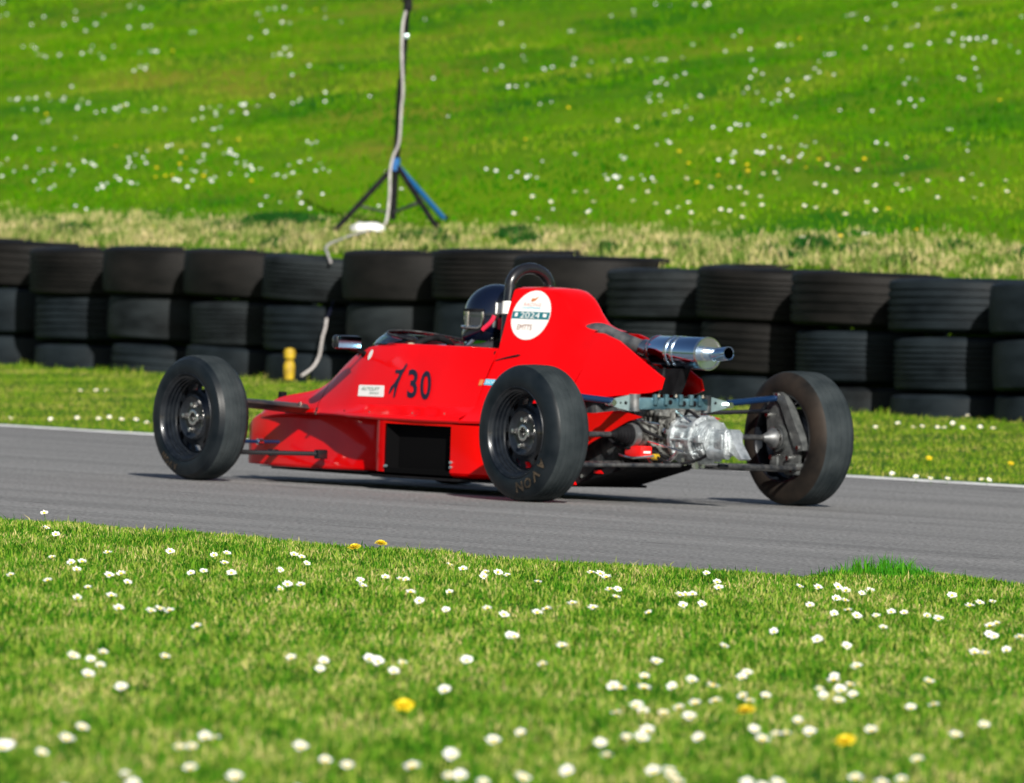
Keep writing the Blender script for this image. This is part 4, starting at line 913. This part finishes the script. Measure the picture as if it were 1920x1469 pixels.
for sgn in (1, -1):
    mb = MB(); mb.tube([(-.01, sgn*.30, .420), (.03, sgn*.62, .448)], .0135, 12); mb.build('upper_link', m_blue, car)
    # upright: angled cast arm, web, hub carrier, lower block
    y0, y1 = (.585, .615) if sgn > 0 else (-.615, -.585)
    mb = MB()
    mb.prism([(.045, .468), (-.005, .472), (-.035, .455), (-.160, .262), (-.165, .235), (-.135, .228), (-.105, .250), (-.005, .42), (.035, .45)], y0-.004, y1+.004)
    mb.prism([(.09, .425), (.10, .40), (.085, .30), (.03, .20), (-.02, .15), (-.125, .145), (-.13, .24), (-.05, .30), (.01, .41), (.05, .44)], y0+.008, y1-.008)
    mb.lathe([(-.012, .052), (-.03, .052), (-.03, .040), (-.005, .038)] if False else [(y0-.012, .038), (y0-.012, .056), (y1+.012, .056), (y1+.012, .038), (y0-.012, .038)], 36, origin=(0, 0, RR_), axis='y')
    mb.box((-.09, sgn*.60, .155), (.085, .045, .05), bev=.008); mb.box((.03, sgn*.60, .175), (.05, .035, .06), bev=.008)
    up_ = mb.build('rear_upright', m_upr, car)
    mb = MB()
    for x, z in ((.012, .458), (.075, .375), (-.135, .245), (-.10, .15), (-.07, .20), (.04, .20)): mb.tube([(x, sgn*.575, z), (x, sgn*.625, z)], .010, 8)
    mb.build('upright_bolt', m_steel, up_)
    mb = MB(); ax = []
    mb.lathe([(sgn*.135, .001), (sgn*.135, .052), (sgn*.165, .052), (sgn*.165, .040), (sgn*.185, .036)], 28, origin=(0, 0, .283), axis='y')
    cvo = mb.build('drive_flange', m_alud, car)
    mb = MB(); mb.lathe([(sgn*.165, .046), (sgn*.17, .050), (sgn*.195, .050), (sgn*.20, .042)], 28, origin=(0, 0, .283), axis='y'); mb.build('cv_joint', m_pipe, cvo)
    mb = MB(); mb.tube([(0, sgn*.19, .283), (0, sgn*.58, .281)], .0115, 12); ds = mb.build('driveshaft', m_dsteel, car)
    mb = MB(); pr = [(sgn*.198, .044)]
    for k in range(6): pr += [(sgn*(.205+.014*k), .043-.0045*k), (sgn*(.211+.014*k), .034-.0045*k)]
    pr += [(sgn*.30, .012)]; mb.lathe(pr, 24, origin=(0, 0, .283), axis='y'); mb.build('rubber_boot', m_blkm, ds)
    mb = MB(); mb.lathe([(sgn*.50, .012), (sgn*.525, .024), (sgn*.545, .034), (sgn*.552, .043), (sgn*.575, .043), (sgn*.58, .030), (sgn*.60, .030)], 28, origin=(0, 0, .281), axis='y'); mb.build('cv_joint', m_pipe, ds); mb = MB(); mb.lathe([(sgn*.553, .030), (sgn*.553, .0445), (sgn*.566, .0445), (sgn*.566, .043)], 28, origin=(0, 0, .281), axis='y'); mb.build('hub_flange', m_steel, ds)
    mb = MB(); mb.tube([(.10, sgn*.10, .165), (-.02, sgn*.40, .163), (-.12, sgn*.61, .158)], .010, 10); mb.tube([(.50, sgn*.22, .15), (-.10, sgn*.60, .15)], .010, 10); mb.tube([(-.22, sgn*.10, .166), (-.13, sgn*.60, .158)], .009, 10)
    mb.build('lower_wishbone', m_dsteel, car)
    mb = MB(); mb.tube([(.42, sgn*.20, .36), (.06, sgn*.58, .39)], .009, 8); mb.build('radius_rod', m_blk, car)
# gearbox
g = MB()
def ybox(c, d, b=.008, rz=0): g.box(c, d, bev=b, rot=Euler((0, 0, rz)).to_matrix() if rz else None)
g.lathe([(.13, .001), (.13, .10), (.115, .112), (.10, .112), (.09, .095), (.0, .085), (-.09, .078), (-.10, .092), (-.118, .092), (-.125, .08), (-.19, .076), (-.20, .001)], 28, origin=(0, 0, .268), axis='x')
ybox((-.03, 0, .345), (.17, .12, .09), .02); ybox((0, .06, .283), (.11, .14, .11), .02); ybox((0, -.06, .283), (.11, .14, .11), .02)
ybox((-.02, 0, .205), (.20, .16, .05), .015)
for k in range(6): ybox((-.075+.032*k, 0, .30), (.007, .21, .17), .002)
for k in range(4): ybox((.0, 0, .235+.032*k), (.20, .185, .006), .002)
r6 = random.Random(3)
for k in range(40):
    ybox((r6.uniform(-.13, .11), r6.choice((-1, 1))*r6.uniform(.05, .11), r6.uniform(.19, .39)), (r6.uniform(.012, .05), r6.uniform(.015, .05), r6.uniform(.008, .04)), .003)
ybox((.06, .095, .345), (.05, .05, .04), .01); ybox((.03, .11, .235), (.04, .04, .05), .01)
gb = g.build('gearbox', m_alud, car, smooth=30)
g = MB()
g.lathe([(-.13, .06), (-.13, .104), (-.148, .104), (-.15, .088), (-.20, .090), (-.235, .087), (-.24, .100), (-.262, .100), (-.265, .084), (-.315, .074), (-.335, .060), (-.34, .001)], 32, origin=(0, 0, .272), axis='x')
for k in range(10):
    a = 2*math.pi*k/10; c, s = math.cos(a), math.sin(a); g.box((-.19, c*.090, .272+s*.090), (.085, .010, .010), bev=.002); g.tube([(-.125, c*.096, .272+s*.096), (-.268, c*.096, .272+s*.096)], .0065, 6)
r6 = random.Random(12)
for k in range(30):
    a = r6.uniform(0, 6.28); g.box((r6.uniform(-.32, -.14), math.cos(a)*.083, .272+math.sin(a)*.083), (r6.uniform(.01, .05), r6.uniform(.012, .03), r6.uniform(.012, .03)), bev=.003, rot=Euler((a, 0, 0)).to_matrix())
for k in range(5): g.lathe([(-.275-.013*k, .06), (-.275-.013*k, .088-.004*k), (-.280-.013*k, .088-.004*k), (-.280-.013*k, .06)], 24, origin=(0, 0, .272), axis='x')
g.box((-.17, -.02, .352), (.10, .09, .04), bev=.012); g.box((-.22, .03, .345), (.06, .04, .05), bev=.012)
g.build('rear_casing', m_alu, gb, smooth=30)
g = MB(); g.box((-.385, -.005, .262), (.105, .10, .10), bev=.010); g.box((-.40, .048, .27), (.05, .008, .06), bev=.002); g.box((-.44, -.005, .262), (.008, .07, .07), bev=.002); g.box((-.37, -.005, .313), (.12, .08, .014), bev=.004); g.tube([(-.34, .04, .225), (-.43, .02, .225)], .028, 14)
g.prism([(-.33, .315), (-.445, .318), (-.46, .27), (-.52, .203), (-.505, .197), (-.43, .235), (-.36, .205), (-.33, .21)], -.03, .02)
g.build('tail_housing', m_alu, gb, smooth=30)
r5 = random.Random(9)
for k in range(26):
    x = r5.uniform(-.14, .12); a = r5.uniform(-.3, 2.6); rad = r5.uniform(.098, .125)
    p = Vector((x, math.cos(a)*rad, .275+math.sin(a)*rad*.75)); d = Vector((0, math.cos(a), math.sin(a)))
    g = MB(); g.tube([p-d*.02, p+d*r5.uniform(.0, .012)], r5.uniform(.006, .011), 6); g.build('stud', m_steel, gb, smooth=20)
for x, y, z in ((-.19, .06, .165), (-.22, .02, .150), (-.25, .05, .158), (-.21, -.02, .155)): g = MB(); g.tube([(x, y, z), (x, y, z+.03)], .013, 6); g.build('drain_bolt', m_steel, gb, smooth=20)
g = MB()
for y in (-.075, .075): g.prism([(.03, .40), (-.03, .40), (-.055, .345), (-.02, .30), (.05, .30)], y-.006, y+.006)
g.prism([(-.075, .395), (.075, .395), (.045, .33), (.055, .27), (-.055, .27), (-.045, .33)], -.085, -.075, 'yz')
g.tube([(-.085, .0, .39), (-.09, .03, .30)], .007, 8); g.tube([(-.09, -.05, .385), (-.10, .01, .29)], .006, 8)
g.build('gearbox_hanger', m_alud, gb)
mb = MB(); mb.box((-.02, .165, .213), (.11, .06, .050), bev=.006); bt = mb.build('reservoir', m_battery, car)
mb = MB(); mb.box((-.078, .165, .213), (.003, .035, .008)); mb.build('reservoir_label', m_white, bt)
mb = MB(); mb.tube([(-.075, .13, .195), (-.10, .125, .195)], .013, 10); mb.build('reservoir_cap', m_yel, bt)
mb = MB()
mb.tube(smooth_pts([(.25, .16, .30), (.12, .18, .24), (.02, .20, .23), (-.06, .14, .22), (-.12, .08, .19)]), .007, 8)
mb.tube(smooth_pts([(-.08, .12, .20), (-.14, .13, .18), (-.2, .10, .17), (-.28, .06, .19), (-.35, .05, .22)]), .006, 8)
mb.build('hose', m_blkm, car)
mb = MB(); mb.tube(smooth_pts([(-.02, .12, .20), (-.09, .13, .16), (-.16, .10, .19), (-.2, .09, .24)]), .008, 8); mb.build('braided_hose', m_steel, car)
for pts_ in ([(.10, .13, .36), (-.02, .15, .34), (-.10, .12, .33)], [(-.12, .05, .385), (-.2, .07, .36), (-.27, .06, .33)], [(-.05, .14, .26), (-.15, .12, .24), (-.24, .10, .22)], [(.06, .20, .20), (-.05, .22, .19), (-.12, .16, .20)]):
    mb = MB(); mb.tube(smooth_pts(pts_), .005, 8); mb.build('gear_linkage', m_steel, car)
for pts_ in ([(.12, .12, .33), (.0, .17, .335), (-.06, .16, .30), (-.10, .10, .27)], [(-.14, .02, .37), (-.20, .05, .39), (-.26, .04, .36)]):
    mb = MB(); mb.tube(smooth_pts(pts_), .007, 8); mb.build('hose', m_blkm, car)
# engine block, sump, undertray
mb = MB(); mb.box((.50, 0, .27), (.66, .26, .28), bev=.02); mb.box((.48, .12, .36), (.42, .10, .12), bev=.02)
mb.build('engine_block', m_dsteel, car)
mb = MB(); mb.prism([(.62, .055), (.40, .062), (.06, .140), (.04, .155), (.6, .16)], -.17, .17); mb.build('undertray', m_blkm, car)
mb = MB(); mb.prism([(.44, .06), (.38, .062), (.44, .14), (.47, .14)], .171, .18); mb.build('tray_bracket', m_red, car); mb = MB(); mb.prism([(.26, .115), (.20, .115), (.22, .128), (.26, .125)], .171, .176); mb.build('tray_bracket', m_red, car)
mb = MB()
mb.tube([(.34, .165, .10), (.34, .178, .10)], .008, 8)
mb.build('tray_bolt', m_steel, car)
# exhaust and silencer
mb = MB(); mb.tube(smooth_pts([(.62, .08, .62), (.46, .045, .70), (.33, .02, .672), (.22, .0, .642), (.15, -.01, .628)]), .034, 18); ex = mb.build('exhaust_pipe', m_pipe, car)
mb = MB(); mb.tube([(.185, -.005, .635), (.150, -.012, .627)], .041, 20); mb.build('pipe_clamp', m_steel, ex)
sr = Euler((0, R(0), R(0))).to_matrix(); ms = Vector((-.04, -.03, .625))
mb = MB(); prof = [(.20, .034), (.185, .045), (.170, .062), (.160, .0665), (-.165, .0665), (-.170, .0655)]
mb.lathe(prof, 56, origin=ms, axis='x'); mf = mb.build('silencer', m_chrome, car, smooth=40)
mb = MB(); mb.lathe([(-.160, .067), (-.172, .0690), (-.178, .0685), (-.178, .064), (-.170, .060), (-.168, .030), (-.180, .024), (-.192, .018)], 56, origin=ms, axis='x'); mb.build('end_cap', m_steel, mf); mb = MB(); mb.lathe([(.165, .067), (.158, .0690), (.150, .0670)], 56, origin=ms, axis='x'); mb.build('end_ring', m_steel, mf)
mb = MB(); tl = [ms+Vector((-.17, 0, .0)), ms+Vector((-.26, 0, .0)), ms+Vector((-.310, 0, .006))]
mb.tube(tl, .0275, 28, cap=False); mb.tube([tl[0], tl[1], tl[2]], .0245, 28, cap=False); mb.tube([tl[2], tl[2]+Vector((.001, 0, 0))], [.0275, .0245], 28, cap=False); mb.build('tail_pipe', m_chrome, mf)
for xx in (.035, -.005):
    mb = MB(); mb.lathe([(xx-.007, .0668), (xx-.007, .0695), (xx+.007, .0695), (xx+.007, .0668)], 48, origin=ms, axis='x'); mb.box(ms+Vector((xx, 0, -.075)), (.012, .02, .02), bev=.003); mb.build('clamp_band', m_steel, mf)
mb = MB(); mb.prism([(.08, .555), (-.09, .560), (-.06, .50), (-.03, .45), (.06, .45), (.10, .50)], -.04, .01); mb.tube([(.03, .0, .56), (.0, .06, .44)], .009, 8); mb.build('silencer_bracket', m_blkm, car)

# ---- driver
drv = None
def skin_mesh(name, chain_pts, edges, radii, mt, root=0, sub=2):
    me = bpy.data.meshes.new(name); me.from_pydata(chain_pts, edges, []); me.materials.append(mt)
    o = bpy.data.objects.new(name, me); C.objects.link(o)
    sk = o.modifiers.new('skin', 'SKIN'); sk.use_smooth_shade = True
    if not me.skin_vertices: me.skin_vertices.new()
    for i, r in enumerate(radii):
        me.skin_vertices[0].data[i].radius = (r, r) if not isinstance(r, tuple) else r
    me.skin_vertices[0].data[root].use_root = True
    sb = o.modifiers.new('sub', 'SUBSURF'); sb.levels = sub; sb.render_levels = sub
    return o
P, E_, Rr = [], [], []
def jn(p, r, prev=None):
    P.append(p); Rr.append(r); i = len(P)-1
    if prev is not None: E_.append((prev, i))
    return i
pel = jn((1.42, 0, .20), (.13, .15)); wst = jn((1.30, 0, .32), (.12, .15), pel); chs = jn((1.20, 0, .46), (.12, .17), wst); uc = jn((1.15, 0, .56), (.09, .14), chs)
nk = jn((1.155, 0, .63), .055, uc); hd0 = jn((1.18, 0, .685), .07, nk); hd1 = jn((1.185, 0, .77), .085, hd0)
for s_ in (1, -1):
    sh = jn((1.17, s_*.155, .565), .062, uc); el = jn((1.36, s_*.185, .46), .045, sh); wrs = jn((1.56, s_*.14, .555), .031, el); pm = jn((1.61, s_*.125, .575), .034, wrs)
    for k, (dy, dz, L1) in enumerate(((-.020, .028, .040), (-.006, .032, .044), (.008, .030, .042), (.020, .022, .034))):
        a = jn((1.645, s_*(.125+dy*.5), .575+dz*.6), .0105, pm); b = jn((1.672, s_*(.122+dy*.6), .590+dz*.5), .010, a); c = jn((1.682, s_*(.118+dy*.6), .570+dz*.4), .009, b)
    a = jn((1.635, s_*.10, .565), .012, pm); b = jn((1.652, s_*.088, .560), .010, a)
    hp_ = jn((1.50, s_*.09, .19), .085, pel); kn = jn((1.86, s_*.11, .36), .058, hp_); an = jn((2.22, s_*.09, .22), .042, kn); ft = jn((2.30, s_*.09, .33), .030, an)
drv = skin_mesh('person', P, E_, Rr, m_suit); drv.location = car.location; drv.rotation_euler = car.rotation_euler
tag(drv, 'racing driver in black suit and dark helmet seated in the red car cockpit', 'person')
# helmet: shell with an eye port, silver rimmed visor, white band and red straps; the head is turned to the left
HC = Vector((1.195, 0, .747)); HY = .90
def hpt(a, e, r=1.0):    # a: azimuth from where the face looks, e: elevation
    v = Vector((math.cos(a)*math.cos(e)*.138*r, math.sin(a)*math.cos(e)*.122*r, math.sin(e)*.132*r))
    if e < -.3: v.x += .10*(-.3-e)*max(0, math.cos(a))
    c, s = math.cos(HY), math.sin(HY)
    return HC+Vector((v.x*c-v.y*s, v.x*s+v.y*c, v.z))
mb = MB(); mb.grid([[tuple(hpt(2*math.pi*k/48, math.pi/2-(math.pi/2+.95)*i/32)) for k in range(49)] for i in range(33)])
hl = mb.build('helmet', m_helm, drv, smooth=60)
def hpatch(name, a0, a1, e0, e1, r, mt, na=14, ne=6, parent=None):
    mb = MB(); mb.grid([[tuple(hpt(a0+(a1-a0)*i/na, e0+(e1-e0)*j/ne, r)) for j in range(ne+1)] for i in range(na+1)]); return mb.build(name, mt, parent or hl, smooth=60)
hpatch('visor', -1.1, 1.12, -.36, .10, 1.02, m_visor)
fr = MB(); fr.tube([hpt(1.15, .10, 1.03), hpt(1.17, -.1, 1.04), hpt(1.12, -.32, 1.05)]+[hpt(a, -.38, 1.06) for a in np.linspace(1.02, -1.0, 14)]+[hpt(-1.12, -.1, 1.05), hpt(-1.1, .10, 1.04)], .0075, 8)
fr.tube([hpt(.58, .10, 1.05), hpt(.58, -.12, 1.06), hpt(.58, -.38, 1.06)], .0075, 8)
fr.build('visor_frame', m_steel, hl)
hpatch('white_band', 1.55, 2.3, .06, .42, 1.012, m_white)
hpatch('shell_peak', -1.1, 1.2, .10, .19, 1.045, m_blkm)
st = MB(); st.tube(smooth_pts([tuple(hpt(1.52, .0, 1.02)), tuple(hpt(1.42, -.2, 1.03)), tuple(hpt(1.18, -.46, 1.05))]), .0095, 8)
st.build('chin_strap', m_strap, hl)
hpatch('red_patch', 1.63, 1.80, -.44, -.07, 1.015, m_strap)
hpatch('grey_mark', 1.47, 1.57, -.38, -.14, 1.015, m_zinc)
st = MB(); st.tube([HC+Vector((.02, .10, -.10)), HC+Vector((.05, .14, -.16)), HC+Vector((.03, .15, -.19))], .010, 8); st.build('harness_buckle', m_steel, drv)
st = MB()
for s_ in (1, -1):
    st.grid([[(1.12+.055*t_+.0, s_*(.06+.02*t_)+dy, .655-.16*t_+.03*math.sin(t_*3)) for dy in (-.022, .022)] for t_ in np.linspace(0, 1, 8)])
hn = st.build('harness_belt', m_blk, drv)
md = hn.modifiers.new('t', 'SOLIDIFY'); md.thickness = .004
gl_ = MB()
for s_ in (1, -1): gl_.tube([(1.52, s_*.152, .540), (1.585, s_*.132, .566)], [.040, .038], 14); gl_.tube([(1.60, s_*.126, .575), (1.64, s_*.124, .592)], [.037, .030], 14)
gl_.build('glove', m_glove, drv)
